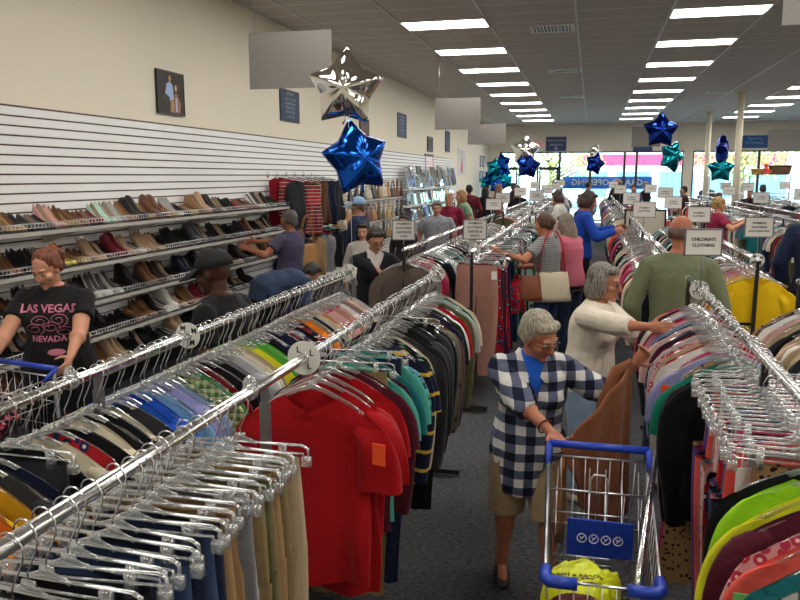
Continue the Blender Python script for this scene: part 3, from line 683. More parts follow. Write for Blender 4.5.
# folded collar and placket of the check shirt
Pd = PP['plaid'][1]; Bq = Pd['B']
cl = MB()
for sd in (1, -1):
    cl.rings([[Bq((sd*.070+sd*.0, -.045, 1.475)), Bq((sd*.105, -.02, 1.435))], [Bq((sd*.066, .02, 1.468)), Bq((sd*.112, .045, 1.425))], [Bq((sd*.052, .075, 1.435)), Bq((sd*.098, .118, 1.375))], [Bq((sd*.030, .125, 1.375)), Bq((sd*.070, .150, 1.335))]], False, False)
o = obj('collar', cl, MATS['navy white check'], PP['plaid'][0]); md = o.modifiers.new('s', 'SOLIDIFY'); md.thickness = .006; md.offset = 0
obj('wristband', MB().tube([Pd['EL'][1].lerp(Pd['WR'][1], .8)+Matrix.Rotation(0, 3, 'X') @ Vector((0, 0, 0))+((Pd['WR'][1]-Pd['EL'][1]).normalized().orthogonal()*math.cos(a)+(Pd['WR'][1]-Pd['EL'][1]).normalized().cross((Pd['WR'][1]-Pd['EL'][1]).normalized().orthogonal())*math.sin(a))*.0275 for a in [2*PI*i/16 for i in range(17)]], .005, 6), plain('brown leather band', '#4a2418', .6), PP['plaid'][0])
# ================================================================ HANGERS AND CLOTHES
def hook_mb(neck):
    m = MB(); pts = [(0, 0, neck), (0, 0, -.075), (.012, 0, -.052), (.026, 0, -.022), (.027, 0, .004)]
    pts += [(.0225*math.cos(a), 0, .004+.0225*math.sin(a)) for a in (.35, .8, 1.3, 1.8, 2.3, 2.8)] + [(-.024, 0, -.006)]
    return m.tube(pts, .0019, 5)
def top_hanger_mb():
    m = MB(); 
    m.tube([(-.012, 0, -.115), (.012, 0, -.115)], .013, 8, flat=.4)
    for s in (-1, 1):
        m.tube([(0, 0, -.120), (s*.05, 0, -.134), (s*.14, 0, -.176), (s*.185, 0, -.205), (s*.195, 0, -.222)], [.010, .009, .008, .007, .005], 6, flat=.38)
        m.tube([(s*.18, 0, -.205), (s*.12, 0, -.222), (0, 0, -.226)], .0035, 5)
    return m
def clip_hanger_mb():
    m = MB(); m.tube([(-.014, 0, -.10), (.014, 0, -.10)], .012, 8, flat=.4)
    m.tube([(-.05, 0, -.118), (0, 0, -.098), (.05, 0, -.118)], .006, 6, flat=.5)
    m.tube([(-.20, 0, -.150), (-.198, 0, -.122), (-.18, 0, -.114), (.18, 0, -.114), (.198, 0, -.122), (.20, 0, -.150)], .0062, 6, flat=.5)
    m.tube([(-.186, 0, -.150), (-.184, 0, -.138), (.184, 0, -.138), (.186, 0, -.150)], .0045, 6, flat=.5)
    for s in (-1, 1):
        m.box((s*.193, 0, -.160), (.026, .016, .026)); m.box((s*.125, .0, -.140), (.018, .020, .05))
    return m
HKT, HKC = hook_mb(-.112).mesh('hook', CHROME), hook_mb(-.10).mesh('hook', CHROME)
HT, HCm = top_hanger_mb().mesh('coat_hanger', CLEAR), clip_hanger_mb().mesh('clip_hanger', CLEAR)
NHANG = [0]; ALT = {}
def ordn(n):
    o = ['', 'first', 'second', 'third', 'fourth', 'fifth', 'sixth', 'seventh', 'eighth', 'ninth', 'tenth', 'eleventh', 'twelfth', 'thirteenth', 'fourteenth', 'fifteenth', 'sixteenth', 'seventeenth', 'eighteenth', 'nineteenth']
    if n < 20: return o[n]
    te = ['', '', 'twent', 'thirt', 'fort', 'fift', 'sixt', 'sevent', 'eight', 'ninet']
    return te[n//10]+'ieth' if n % 10 == 0 else te[n//10]+'y-'+o[n % 10]
FARHANG = MB(); _hl = {}
def lowhanger(kind):
    if kind not in _hl:
        m = MB()
        if kind == 'top':
            m.tube([(-.215, 0, -.2), (-.15, 0, -.162), (0, 0, -.118), (.15, 0, -.162), (.215, 0, -.2)], .008, 4, flat=.4)
        else: m.tube([(-.2, 0, -.15), (-.19, 0, -.116), (.19, 0, -.116), (.2, 0, -.15)], .011, 4, flat=.5)
        m.tube([(0, 0, -.11), (0, 0, -.07), (.026, 0, -.02), (.014, 0, .022), (-.014, 0, .022), (-.024, 0, -.006)], .0022, 4, m=1)
        _hl[kind] = m
    return _hl[kind]
def hanger(kind, loc, rz, label, far=False, od='', rail=''):
    if far: FARHANG.add(lowhanger(kind), Matrix.Translation(loc) @ Matrix.Rotation(rz, 4, 'Z')); return
    o = link('coat_hanger' if kind == 'top' else 'clip_hanger', HT if kind == 'top' else HCm, None, loc, rz)
    link('hook', HKT if kind == 'top' else HKC, o)
    tag(o, label, 'hanger', 'clear plastic hangers on the rails'); NHANG[0] += 1; ALT[o.name] = f'clear plastic hanger, {od} from the near end of the {rail}'
def shirt_mb(W=.215, L=.62, sleeve='s', T=.018, seed=0, flare=-.012, neck=.07, simple=False, drop=0.):
    rn = random.Random(seed); m = MB(); n = 14 if simple else 36; rows = 6 if simple else 18
    ph = [rn.random()*6.28 for _ in range(5)]; rs = []
    def top(x): x = abs(x); return -.112-.20*x-1.35*x*x-drop
    for i in range(rows):
        v = i/(rows-1); ring = []
        for j in range(n):
            a = 2*PI*j/n; Wv = W*(1-.05*math.sin(v*PI))+flare*v+.006*math.sin(v*9+ph[4])*min(v*4, 1)
            x = math.copysign(abs(math.cos(a))**.85, math.cos(a))*Wv; sy = math.sin(a)
            q = min(v/.3, 1); z = top(x)*(1-q)+(-.150-drop)*q-(L-.04)*v-.012*math.cos(x*14+ph[3])*v
            Tv = T*(.3+.7*min(v/.10, 1)) if abs(x) > neck else T*(.9+.1*v)
            if v == 0 and abs(x) < neck: z -= (.028 if sy > 0 else .075)*(1-(x/neck)**2)
            elif i == 1 and abs(x) < neck and sy < 0: z -= .045*(1-(x/neck)**2)
            fo = math.sin(x*33+ph[0]+v*2.2)*.8+math.sin(x*61+ph[1]-v*3)*.45+math.sin(x*14-v*5+ph[2])*.6
            y = Tv*sy + min(v*1.3, 1)*T*.55*fo + .3*T*math.sin(v*6+ph[2])
            ring.append((x, y, z))
        rs.append(ring)
    m.rings(rs, True, False)
    if sleeve != 'n':
        for s in (-1, 1):
            zt = top(W); e = rn.uniform(-.012, .012)
            if sleeve == 's': path = [(W-.07, zt-.012), (W-.02, zt-.050), (W+.012+e, zt-.105), (W+.022+e, zt-.165), (W+.024+e, zt-.225)]; rr = [.040, .060, .068, .072, .074]
            else: path = [(W-.07, zt-.012), (W-.02, zt-.050), (W+.010+e, zt-.12), (W+.018+e, zt-.27), (W+.008, zt-.42), (W-.002, zt-.56)]; rr = [.040, .060, .064, .058, .050, .040]
            if not simple:      # round the path off
                P2, R2 = [], []
                for k in range(len(path)-1):
                    p0, p1, p2, p3 = (Vector(path[max(k-1, 0)]), Vector(path[k]), Vector(path[k+1]), Vector(path[min(k+2, len(path)-1)]))
                    for q in (0, .33, .67):
                        P2.append(tuple(.5*((2*p1)+(p2-p0)*q+(2*p0-5*p1+4*p2-p3)*q*q+(3*p1-p0-3*p2+p3)*q**3))); R2.append(rr[k]+(rr[k+1]-rr[k])*q)
                path, rr = P2+[path[-1]], R2+[rr[-1]]
            rs = []; nn = 8 if simple else 16
            for k, (p, r) in enumerate(zip(path, rr)):
                a0 = path[max(k-1, 0)]; a1 = path[min(k+1, len(path)-1)]; t = Vector((a1[0]-a0[0], 0, a1[1]-a0[1])).normalized(); nr = Vector((-t.z, 0, t.x))
                if k: rs.append([(s*(p[0]+nr.x*r*math.cos(b)), T*min(1, .5+.12*k*(3 if simple else 1))*math.sin(b)+T*.4*math.sin(b*3+ph[1]+k*(.8 if simple else .27)), p[1]+nr.z*r*math.cos(b)) for b in [2*PI*j/nn for j in range(nn)]])
                else: rs.append([(s*(p[0]+nr.x*r*math.cos(b)), T*.5*math.sin(b), p[1]+nr.z*r*math.cos(b)) for b in [2*PI*j/nn for j in range(nn)]])
            m.rings(rs, True, False)
    return m
def trousers_mb(W=.17, L=.98, T=.02, seed=0, simple=False):
    rn = random.Random(seed); m = MB(); n = 10 if simple else 18; ph = rn.random()*6
    rs = []
    for v in (0, .04, .12, .22, .27):
        rs.append([(math.copysign(abs(math.cos(a))**.8, math.cos(a))*(W+.015*v/.27), T*math.sin(a)*(.7 if v == 0 else 1.2)+T*.3*math.sin(a*4+ph+v*9), -.150-v) for a in [2*PI*j/n for j in range(n)]])
    m.rings(rs, True, False)
    for s in (-1, 1):
        rs = []
        for k in range(3 if simple else 8):
            v = k/(2 if simple else 7); r = (.098-.028*v)
            rs.append([(s*(.088+.004*math.sin(v*5))+r*math.cos(a), T*1.15*math.sin(a)+T*.45*math.sin(a*3+ph+v*5)+T*.5*math.sin(math.cos(a)*9+ph)+.006*s*v, -.40-(L-.25)*v) for a in [2*PI*j/n for j in range(n)]])
        m.rings(rs, True, False)
    return m
_gc = {}
SPEC = {'t_shirt': dict(L=.70, sleeve='s'), 'blouse': dict(L=.60, sleeve='n', W=.195, flare=.01), 'sweater': dict(L=.64, sleeve='l', T=.024), 'jacket': dict(L=.72, sleeve='l', T=.034, W=.225),
        'dress': dict(L=1.0, sleeve='n', W=.19, flare=.06), 'kids_top': dict(L=.50, sleeve='s', W=.165), 'long_coat': dict(L=.98, sleeve='l', T=.045, W=.235)}
def gmesh(kind, var, simple=False):
    k = (kind, var, simple)
    if k not in _gc:
        if kind in ('trousers', 'jeans', 'leggings'): mb = trousers_mb(W=.135 if kind == 'leggings' else .17, L=(.82 if kind == 'leggings' else .96)+.03*(var % 3), seed=var*7+1, simple=simple)
        else:
            sp = dict(SPEC[kind]); sp['L'] += .03*((var % 3)-1)
            mb = shirt_mb(seed=var*13+5, simple=simple, **sp)
        _gc[k] = mb if simple else mb.mesh(kind, TAGW)
    return _gc[k]
TAGM = MB().box((0, 0, 0), (.045, .003, .07)).mesh('price_tag', TAGO, False)
# colour words -> cloth
PAL = {'red': ('#a30a14',), 'dark red': ('#7d0f1c',), 'maroon': ('#4f1626',), 'black': ('#101114',), 'charcoal': ('#2c2d31',), 'grey': ('#77777a',), 'pale grey': ('#a9aaac',), 'white': ('#dcdad4',), 'cream': ('#d8cbb0',),
       'beige': ('#b59f82',), 'tan': ('#9c7b55',), 'khaki': ('#84704c',), 'olive': ('#5b5a38',), 'brown': ('#5a3a28',), 'taupe': ('#62564e',), 'mustard': ('#c99a10',), 'yellow': ('#e8bd12',), 'lemon': ('#dcdc2a',), 'lime': ('#8fc81e',),
       'orange': ('#e07b1a',), 'coral': ('#e0564a',), 'pink': ('#d88aa0',), 'pale pink': ('#d9b0aa',), 'hot pink': ('#c83a6c',), 'purple': ('#5a3a80',), 'lilac': ('#8f8fc0',), 'navy': ('#151c38',), 'royal blue': ('#1c4fb0',),
       'sky blue': ('#6f9fc8',), 'teal': ('#1c6f72',), 'aqua': ('#4fae9c',), 'sea green': ('#0f7f68',), 'mint': ('#a0d0bc',), 'green': ('#2f7a3a',), 'bright green': ('#58a83c',), 'dusty rose': ('#a87a6c',),
       'denim': ('#2a3a58', 'denim'), 'dark denim': ('#131b30', 'denim', '#26324a'), 'pale denim': ('#6f84a0', 'denim'),
       'navy striped': ('#141a34', 'thin', '#d8b040', None, .09), 'green-striped': ('#0f1413', 'thin', '#7a9a80', None, .055), 'grey striped': ('#cfcfca', 'vstripe', '#55585e', None, .045),
       'blue plaid': ('#6fb0b8', 'plaid', '#1e3350', '#0f1828', .05), 'green plaid': ('#b8c090', 'plaid', '#3f6a44', '#24402a', .03), 'red plaid': ('#b03030', 'plaid', '#1c2433', '#d8d0c8', .05), 'navy plaid': ('#c8ccd4', 'plaid', '#1e2c50', '#7a2030', .05),
       'pink floral': ('#d8a8a4', 'floral', '#b8405a', '#f0e0d8', .035), 'black floral': ('#141418', 'floral', '#b83a50', '#e0c8b0', .04), 'red floral': ('#b01c26', 'floral', '#28305a', '#e8d8c8', .04), 'white spotted': ('#dcdcd8', 'spot', '#3a5f90', None, .03),
       'leopard print': ('#9c7a54', 'spot', '#1c1512', None, .022), 'camouflage grey': ('#5f5c50', 'spot', '#33342e', None, .05), 'maroon striped': ('#5a1c2c', 'hstripe', '#8f8f94', None, .05)}
def pal(c):
    a = PAL[c]; return cloth('cloth '+c, a[0], *(a[1:] if len(a) > 1 else ()), **{}) if len(a) <= 2 else cloth('cloth '+c, a[0], a[1], a[2], a[3] if len(a) > 3 else None, a[4] if len(a) > 4 else .04)
FARCL = {}; FARC = MB(); FARM = []
KW = {'t_shirt': 't-shirt', 'blouse': 'sleeveless blouse', 'sweater': 'long-sleeved sweater', 'jacket': 'jacket', 'dress': 'long dress', 'kids_top': 'child\'s top', 'long_coat': 'long coat', 'trousers': 'trousers', 'jeans': 'jeans', 'leggings': 'child\'s leggings'}
CATW = {'t_shirt': 't-shirt', 'blouse': 'blouse', 'sweater': 'sweater', 'jacket': 'jacket', 'dress': 'dress', 'kids_top': 'child top', 'long_coat': 'coat', 'trousers': 'trousers', 'jeans': 'jeans', 'leggings': 'leggings'}
def clipk(kind): return kind in ('trousers', 'jeans', 'leggings')
RZ_H = 1.38
_seen = {}
def hang_row(x, items, rail, hfar=False, tagp=.1, seed=0):
    """items: (y, kind, colour[, yscale]) from near to far"""
    rn = random.Random(seed)
    for i, it in enumerate(items):
        y, kind, c = it[:3]; ys = it[3] if len(it) > 3 else 1.; rz = rn.uniform(-.10, .10) if ys == 1 else rn.uniform(-.05, .05)
        loc = Vector((x+rn.uniform(-.012, .012), y, RZ_H))
        o = link(kind, gmesh(kind, rn.randrange(4)), None, loc, rz); recolour(o, [pal(c)])
        k = rn.uniform(.95, 1.04); o.scale = (k*(1.1 if ys > 1.7 else 1), ys*rn.uniform(.8, 1.15), 1.1 if ys > 1.7 else 1)
        pv = items[i-1][2] if i else None; nx = items[i+1][2] if i < len(items)-1 else None
        art = f'{c} {KW[kind]} on the {rail}'
        if pv and nx: lab = f'{art}, between {pv} and {nx}' if pv != nx else f'{art}, between two {pv} ones'
        elif nx: lab = f'{art}, nearest, before {nx}'
        else: lab = f'{art}, farthest, after {pv}'
        tag(o, lab, CATW[kind], f'clothes hanging on the {rail}'); ALT[o.name] = f'{c} {KW[kind]}, {ordn(i+1)} garment from the near end of the {rail}'
        if rn.random() < tagp or len(it) > 4:
            t = link('price_tag', TAGM, o, (rn.choice((-1, 1))*(.24 if not clipk(kind) else .15), -.03, -.30 if not clipk(kind) else -.22), rn.uniform(-.3, .3)); recolour(t, [rn.choice([TAGO, TAGW, TAGW, TAGG])])
        hanger('clip' if clipk(kind) else 'top', loc, rz,  f'clear plastic hanger holding the {c} {KW[kind]} on the {rail}', hfar, ordn(i+1), rail)
def seqr(y0, y1, step, choices, seed):
    rn = random.Random(seed); out = []; y = y0
    while y < y1:
        k, c = rn.choice(choices); out.append((round(y+rn.uniform(-.2, .2)*step, 3), k, c)); y += step*(1.35 if k in ('jacket', 'long_coat') else 1)
    return out
XA, XB, XCc, XD = -1.52, -.94, .60, 1.22
def expl(y, step, lst):
    out = []
    for e in lst: out.append((round(y, 3), e[0], e[1])); y += step
    return out
T_, J_, S_, K_, B_, D_, JK, TR, LG = 't_shirt', 'jeans', 'sweater', 'kids_top', 'blouse', 'dress', 'jacket', 'trousers', 'leggings'
# rail B: beside the carpeted aisle
rb = [(.90, B_, 'red'), (.95, B_, 'black'), (1.0, B_, 'dark red'), (1.05, TR, 'black'), (1.10, TR, 'charcoal')]
rb += expl(1.15, .042, [(TR, 'black'), (J_, 'dark denim'), (J_, 'denim'), (J_, 'denim'), (J_, 'dark denim'), (J_, 'dark denim'), (J_, 'denim'), (J_, 'dark denim'), (TR, 'tan'), (TR, 'tan'), (TR, 'grey'), (TR, 'pale grey'), (TR, 'khaki'), (TR, 'olive'), (TR, 'khaki'), (TR, 'tan'), (TR, 'khaki'), (TR, 'beige')])
rb += [(2.46, T_, 'red', 2.2, 1), (2.54, T_, 'red', 2.0), (2.61, T_, 'red', 1.8), (2.68, T_, 'red', 1.6)]
rb += expl(2.76, .052, [(T_, 'maroon'), (TR, 'khaki'), (T_, 'aqua'), (S_, 'maroon'), (T_, 'teal'), (TR, 'navy'), (T_, 'aqua'), (T_, 'blue plaid'), (T_, 'navy'), (S_, 'navy striped'), (T_, 'navy striped'), (T_, 'green-striped'), (T_, 'green-striped'), (S_, 'cream'), (JK, 'charcoal')])
rb += expl(3.58, .058, [(JK, 'black'), (S_, 'black'), (JK, 'charcoal'), (JK, 'black'), (TR, 'black'), (S_, 'charcoal'), (JK, 'black'), (JK, 'camouflage grey'), (JK, 'brown'), (S_, 'navy'), (T_, 'black'), (S_, 'charcoal'), (T_, 'white'), (T_, 'red'), (T_, 'black'), (S_, 'olive'), (T_, 'pale grey'), (T_, 'mint'), (S_, 'black'), (T_, 'cream')])
hang_row(XB, rb, 'near aisle rail', tagp=.16, seed=1)
# rail A: towards the shoe wall
ra = expl(1.20, .05, [(T_, 'white'), (T_, 'orange'), (T_, 'mustard'), (T_, 'orange'), (T_, 'orange'), (T_, 'mustard'), (T_, 'mustard'), (S_, 'charcoal'), (T_, 'navy')])
ra += expl(1.67, .055, [(TR, 'charcoal'), (S_, 'black'), (T_, 'cream'), (B_, 'red floral'), (T_, 'black')])
ra += expl(1.95, .048, [(S_, 'cream'), (T_, 'black'), (S_, 'black'), (S_, 'cream'), (T_, 'charcoal'), (S_, 'royal blue'), (S_, 'royal blue'), (T_, 'sky blue'), (S_, 'pale denim'), (S_, 'lilac'), (S_, 'pale denim'), (T_, 'green plaid'), (T_, 'green plaid'), (T_, 'green'), (T_, 'maroon'), (T_, 'dark red'), (S_, 'black'), (T_, 'black'), (S_, 'grey'), (T_, 'pale grey'), (S_, 'white'), (T_, 'cream'), (S_, 'beige'), (T_, 'lemon'), (S_, 'bright green'), (S_, 'bright green'), (T_, 'black'), (S_, 'navy'), (S_, 'navy plaid')])
ra += expl(3.36, .048, [(S_, 'navy'), (S_, 'navy'), (T_, 'red plaid'), (S_, 'navy plaid'), (T_, 'black'), (S_, 'red plaid'), (T_, 'navy'), (S_, 'orange'), (S_, 'tan'), (T_, 'white'), (S_, 'navy'), (T_, 'cream'), (T_, 'orange'), (S_, 'white'), (T_, 'pink floral'), (S_, 'pink floral'), (S_, 'dusty rose'), (T_, 'pale pink'), (S_, 'pink floral'), (T_, 'white'), (S_, 'grey'), (T_, 'dusty rose'), (S_, 'cream'), (T_, 'pink floral'), (S_, 'pale grey')])
hang_row(XA, ra, 'near shoe-side rail', tagp=.08, seed=2)
# rail C: children's clothing
rc = expl(1.30, .075, [(T_, 'black'), (T_, 'charcoal'), (T_, 'black'), (T_, 'grey striped'), (T_, 'teal'), (S_, 'coral'), (T_, 'pink floral'), (T_, 'maroon'), (T_, 'lemon'), (K_, 'lime'), (S_, 'black')])
rc += expl(2.12, .043, [(LG, 'leopard print'), (LG, 'coral'), (LG, 'grey'), (LG, 'pink floral'), (D_, 'coral'), (LG, 'purple'), (LG, 'black floral'), (LG, 'hot pink'), (LG, 'navy'), (LG, 'pink'), (LG, 'denim'), (LG, 'red floral'), (LG, 'lilac'), (LG, 'black'), (LG, 'pale pink'), (LG, 'pink floral'), (LG, 'grey'), (LG, 'coral'), (LG, 'black'), (LG, 'purple'), (LG, 'hot pink'), (LG, 'leopard print')])
rc += expl(3.06, .055, [(S_, 'black'), (S_, 'black'), (T_, 'sea green'), (S_, 'sea green'), (D_, 'leopard print'), (T_, 'lilac'), (S_, 'pale grey'), (D_, 'hot pink'), (S_, 'white'), (S_, 'cream'), (T_, 'red'), (S_, 'beige'), (T_, 'pink floral'), (S_, 'pale grey'), (T_, 'pale pink'), (T_, 'maroon'), (S_, 'navy'), (T_, 'pale pink'), (T_, 'white'), (T_, 'navy'), (S_, 'pale denim'), (T_, 'pink'), (T_, 'red'), (T_, 'dark red'), (S_, 'lilac'), (T_, 'white'), (T_, 'pale pink'), (S_, 'charcoal'), (T_, 'hot pink')])
hang_row(XCc, rc, 'children\'s rail', tagp=.14, seed=3)
rd = seqr(2.9, 4.7, .055, [(T_, 'black'), (S_, 'navy'), (T_, 'pale pink'), (T_, 'white'), (S_, 'beige'), (T_, 'leopard print'), (K_, 'maroon'), (T_, 'charcoal')], 4)
hang_row(XD, rd, 'rail behind the children\'s', seed=4)
dark = [(T_, 'black'), (S_, 'navy'), (S_, 'charcoal'), (T_, 'white'), (T_, 'grey'), (T_, 'teal'), (S_, 'maroon'), (T_, 'navy'), (D_, 'black floral'), (S_, 'black'), (T_, 'dusty rose'), (T_, 'cream'), (T_, 'mint'), (T_, 'denim')]
r2 = [(6.28, 'long_coat', 'taupe', 1.3), (6.38, JK, 'charcoal')] + expl(6.48, .065, [(T_, 'hot pink'), (T_, 'red'), (T_, 'hot pink'), (T_, 'coral'), (T_, 'pink'), (T_, 'red')]) + seqr(6.95, 12.2, .10, dark+[(T_, 'white')]*2, 5)
hang_row(XA, r2, 'taupe-coat rail', True, seed=5)
r2 = [(6.46, TR, 'dusty rose', 1.6), (6.56, TR, 'dusty rose', 1.4)] + expl(6.66, .07, [(D_, 'red floral'), (TR, 'navy'), (D_, 'navy'), (TR, 'black'), (D_, 'maroon'), (D_, 'navy'), (TR, 'dark denim'), (D_, 'coral')]) + seqr(7.25, 12.2, .10, [(D_, 'navy'), (TR, 'black'), (D_, 'black'), (TR, 'maroon'), (D_, 'mint'), (TR, 'dark denim'), (D_, 'teal'), (D_, 'red floral'), (TR, 'grey'), (TR, 'navy')], 6)
hang_row(XB, r2, 'rose-trousers rail', True, tagp=.3, seed=6)
r2 = seqr(6.3, 12.2, .09, [(T_, 'dark red'), (S_, 'cream'), (T_, 'pale pink'), (T_, 'mint'), (S_, 'grey'), (T_, 'black'), (S_, 'olive'), (T_, 'coral'), (S_, 'maroon striped'), (T_, 'hot pink'), (S_, 'navy'), (T_, 'beige'), (T_, 'sky blue')], 7)
hang_row(XCc, r2, 'olive-shirt man\'s rail', True, seed=7)
r2 = [(6.12, T_, 'yellow', 2.2, 1), (6.22, T_, 'yellow', 1.5), (6.30, T_, 'orange'), (6.37, T_, 'orange'), (6.44, T_, 'coral')] + expl(6.52, .07, [(T_, 'hot pink'), (T_, 'red'), (T_, 'dark red'), (T_, 'pale pink'), (T_, 'red')]) + seqr(6.9, 12.2, .10, dark, 8)
hang_row(XD, r2, 'yellow-tee rail', True, seed=8)
# racks further down the shop: too many to tell apart
farcols = ['black', 'navy', 'charcoal', 'grey', 'white', 'maroon', 'dark red', 'teal', 'dusty rose', 'cream', 'denim', 'pale grey', 'red', 'sky blue', 'olive', 'purple', 'green', 'pale pink', 'brown', 'coral']
rnf = random.Random(11)
FARR = [(XA, 13.7, 20), (XB, 13.7, 20), (XCc, 13.9, 20), (XD, 13.9, 20), (XA, 21.3, 27.5), (XB, 21.3, 27.5), (XCc, 21.3, 27.5), (XD, 21.3, 27.5),
        (2.77, 6.3, 12.3), (3.39, 6.3, 12.3), (2.77, 13.8, 20), (3.39, 13.8, 20), (2.77, 21.3, 27.5), (3.39, 21.3, 27.5), (4.93, 10, 12.4), (5.55, 10, 12.4), (4.93, 13.8, 20), (5.55, 13.8, 20), (4.93, 21.3, 27.5), (5.55, 21.3, 27.5), (7.1, 16, 20), (7.7, 16, 20), (7.1, 21.3, 27.5), (7.7, 21.3, 27.5)]
for x, y0, y1 in FARR:
    y = y0+.05
    while y < y1-.05:
        k = rnf.choice(['t_shirt', 't_shirt', 'sweater', 'dress', 'trousers', 'jacket'])
        M = Matrix.Translation((x, y, RZ_H)) @ Matrix.Rotation(rnf.uniform(-.1, .1), 4, 'Z') @ Matrix.Diagonal((1, 1.6, 1, 1))
        g_ = gmesh(k, rnf.randrange(2), True); b0 = len(FARC.m); FARC.add(g_, M); c = rnf.randrange(len(farcols))
        for q in range(b0, len(FARC.m)): FARC.m[q] = c
        FARHANG.add(lowhanger('clip' if k in ('dress', 'trousers') else 'top'), Matrix.Translation((x, y, RZ_H)) @ Matrix.Rotation(rnf.uniform(-.1, .1), 4, 'Z'))
        y += rnf.uniform(.085, .125)
o = obj('hanging_clothes', FARC, [pal(c) for c in farcols]); tag(o, 'densely hung mixed clothes on the racks far down the shop', 'clothes', kind='stuff')
o = obj('coat_hangers', FARHANG, [CLEAR, CHROME]); tag(o, 'crowded clear plastic hangers on the racks further down the shop', 'hangers', kind='stuff')
# ================================================================ RACKS
def rack(xs, y0, y1, lab, pm_=None, posts=None):
    t = thing('clothing_rack', (sum(xs)/2, y0, 0)); cx = sum(xs)/2
    ps = posts or [y0+.02, (y0+y1)/2, y1-.02]
    for i, x in enumerate(xs):
        rl = MB().tube([(x-cx, 0, RZ_H), (x-cx, y1-y0, RZ_H)], .0165, 16); o = obj('rail', rl, CHROME, t)
        for py in ps: obj('post', MB().box((x-cx, py-y0, .67), (.026, .026, 1.30)).box((x-cx, py-y0, 1.34), (.02, .02, .06)), pm_ or BLACKM, t, False)
        for py in (y0, y1): obj('end_cap', MB().tube([(x-cx, py-y0-.004, RZ_H), (x-cx, py-y0+.004, RZ_H)], .019, 16), CHROME, t)
    for py in ps:
        obj('base', MB().box((0, py-y0, .035), (abs(xs[1]-xs[0])+.3, .05, .03)), BLACKM, t, False)
        obj('crossbar', MB().box((0, py-y0, .9), (abs(xs[1]-xs[0]), .02, .02)), BLACKM, t, False)
    tag(t, lab, 'clothing rack', 'double rail clothing racks')
    return t
rack((XA, XB), .25, 4.82, 'double chrome clothing rack with red t-shirts, nearest the shoe wall', pm_=GREYM, posts=[.3, 2.06, 4.8])
rack((XCc, XD), .6, 4.90, 'double chrome clothing rack holding the children\'s clothing, nearest the shopping cart')
rack((XA, XB), 6.2, 12.4, 'double chrome clothing rack starting at the two women\'s clothing signs')
rack((XCc, XD), 6.05, 12.4, 'double chrome clothing rack starting at the yellow t-shirts')
done = set()
nm = {2: 'third', 3: 'fourth'}
for i in range(0, len(FARR), 2):
    (xa, y0, y1), (xb, _, _) = FARR[i], FARR[i+1]
    rack((xa, xb), y0, y1, 'distant clothing rack %s metres away, in the %s line of racks from the shoe wall' % (int(y0), {-1.52: 'first', .60: 'second', 2.77: 'third', 4.93: 'fourth', 7.1: 'fifth'}[xa]))
# size dividers on the rails
def divider(x, y, lab, letters, r=.052):
    t = thing('size_divider', (x, y, RZ_H)); pr = []
    n = 28; m = MB(); fr, bk = [], []
    for rr in (.019, r): fr.append([(rr*math.cos(2*PI*j/n), -.0015, rr*math.sin(2*PI*j/n)) for j in range(n)]); bk.append([(rr*math.cos(2*PI*j/n), .0015, rr*math.sin(2*PI*j/n)) for j in range(n)])
    m.rings([fr[0], fr[1], bk[1], bk[0], fr[0]], True, False); obj('disc', m, plain('white divider plastic', '#d9d8d0', .4), t, False)
    for k in range(4):
        a = PI/2*k+.6; me = text_mesh(letters, .03, INK, .0003, bold=.0008); me.transform(Matrix.Translation((.034*math.cos(a), -.0022, .034*math.sin(a))) @ Matrix.Rotation(-(a-PI/2) if 0 else 0, 4, 'Y') @ UP)
        link('lettering', me, t)
    tag(t, lab, 'size divider', 'round white size dividers'); return t
divider(XB, 2.39, 'round white size divider in front of the red t-shirts', 'L', .060)
divider(XA, 2.63, 'round white size divider on the rail nearest the shoe wall, halfway along', 'M')
divider(XA, 4.70, 'round white size divider at the far end of the rail nearest the shoe wall', 'S')
divider(XB, 4.73, 'round white size divider at the far end of the aisle rail', 'XL')
divider(XCc, 4.41, 'round white size divider just behind the children\'s clothing sign', 'T')
divider(XD, 6.10, 'round white size divider above the yellow t-shirt', 'M')
divider(XB, 6.35, 'round white size divider above the dusty rose trousers', 'S')
for x, y, lab in ((XB, 1.96, 'frosted rail clip on the bare stretch of the aisle rail'), (XA, 1.93, 'frosted rail clip beside the black printed tee shopper')):
    m = MB(); m.tube([(x, y-.012, RZ_H), (x, y+.012, RZ_H)], .024, 16); m.tube([(x, y-.004, RZ_H+.02), (x, y+.004, RZ_H+.02)], .03, 16, flat=.7)
    o = obj('rail_clip', m, CLEAR); tag(o, lab, 'rail clip')
# ================================================================ SHOE WALL
SHZ = [1.585, 1.27, .95, .64, .34]
def shelf_mb(L=1.2):
    m = MB()
    for k in range(int(L/.04)): y = .02+k*.04; m.tube([(.03, y, -.0), (.345, y, -.0), (.36, y, .035), (.36, y, .06)], .0028, 4)
    for x, z in ((.04, -.004), (.19, -.004), (.343, -.004), (.362, .03), (.36, .062)): m.tube([(x, 0, z), (x, L, z)], .0042, 5)
    return m
SM_ = shelf_mb().mesh('wire_grid', WIRE)
bm0 = MB(); bm0.rings([[(.01, .02, .02), (.01, .04, .02), (.01, .04, -.13), (.01, .02, -.13)], [(.34, .02, -.008), (.34, .04, -.008), (.34, .04, -.03), (.34, .02, -.03)]]); BM_ = bm0.mesh('bracket', plain('painted bracket', '#c9c6c0', .5), False)
PCH = MB().box((.366, .6, -.012), (.004, 1.2, .032)).mesh('price_channel', plain('label channel', '#b5b0a8', .4), False)
ORD = ['top', 'second', 'third', 'fourth', 'lowest']
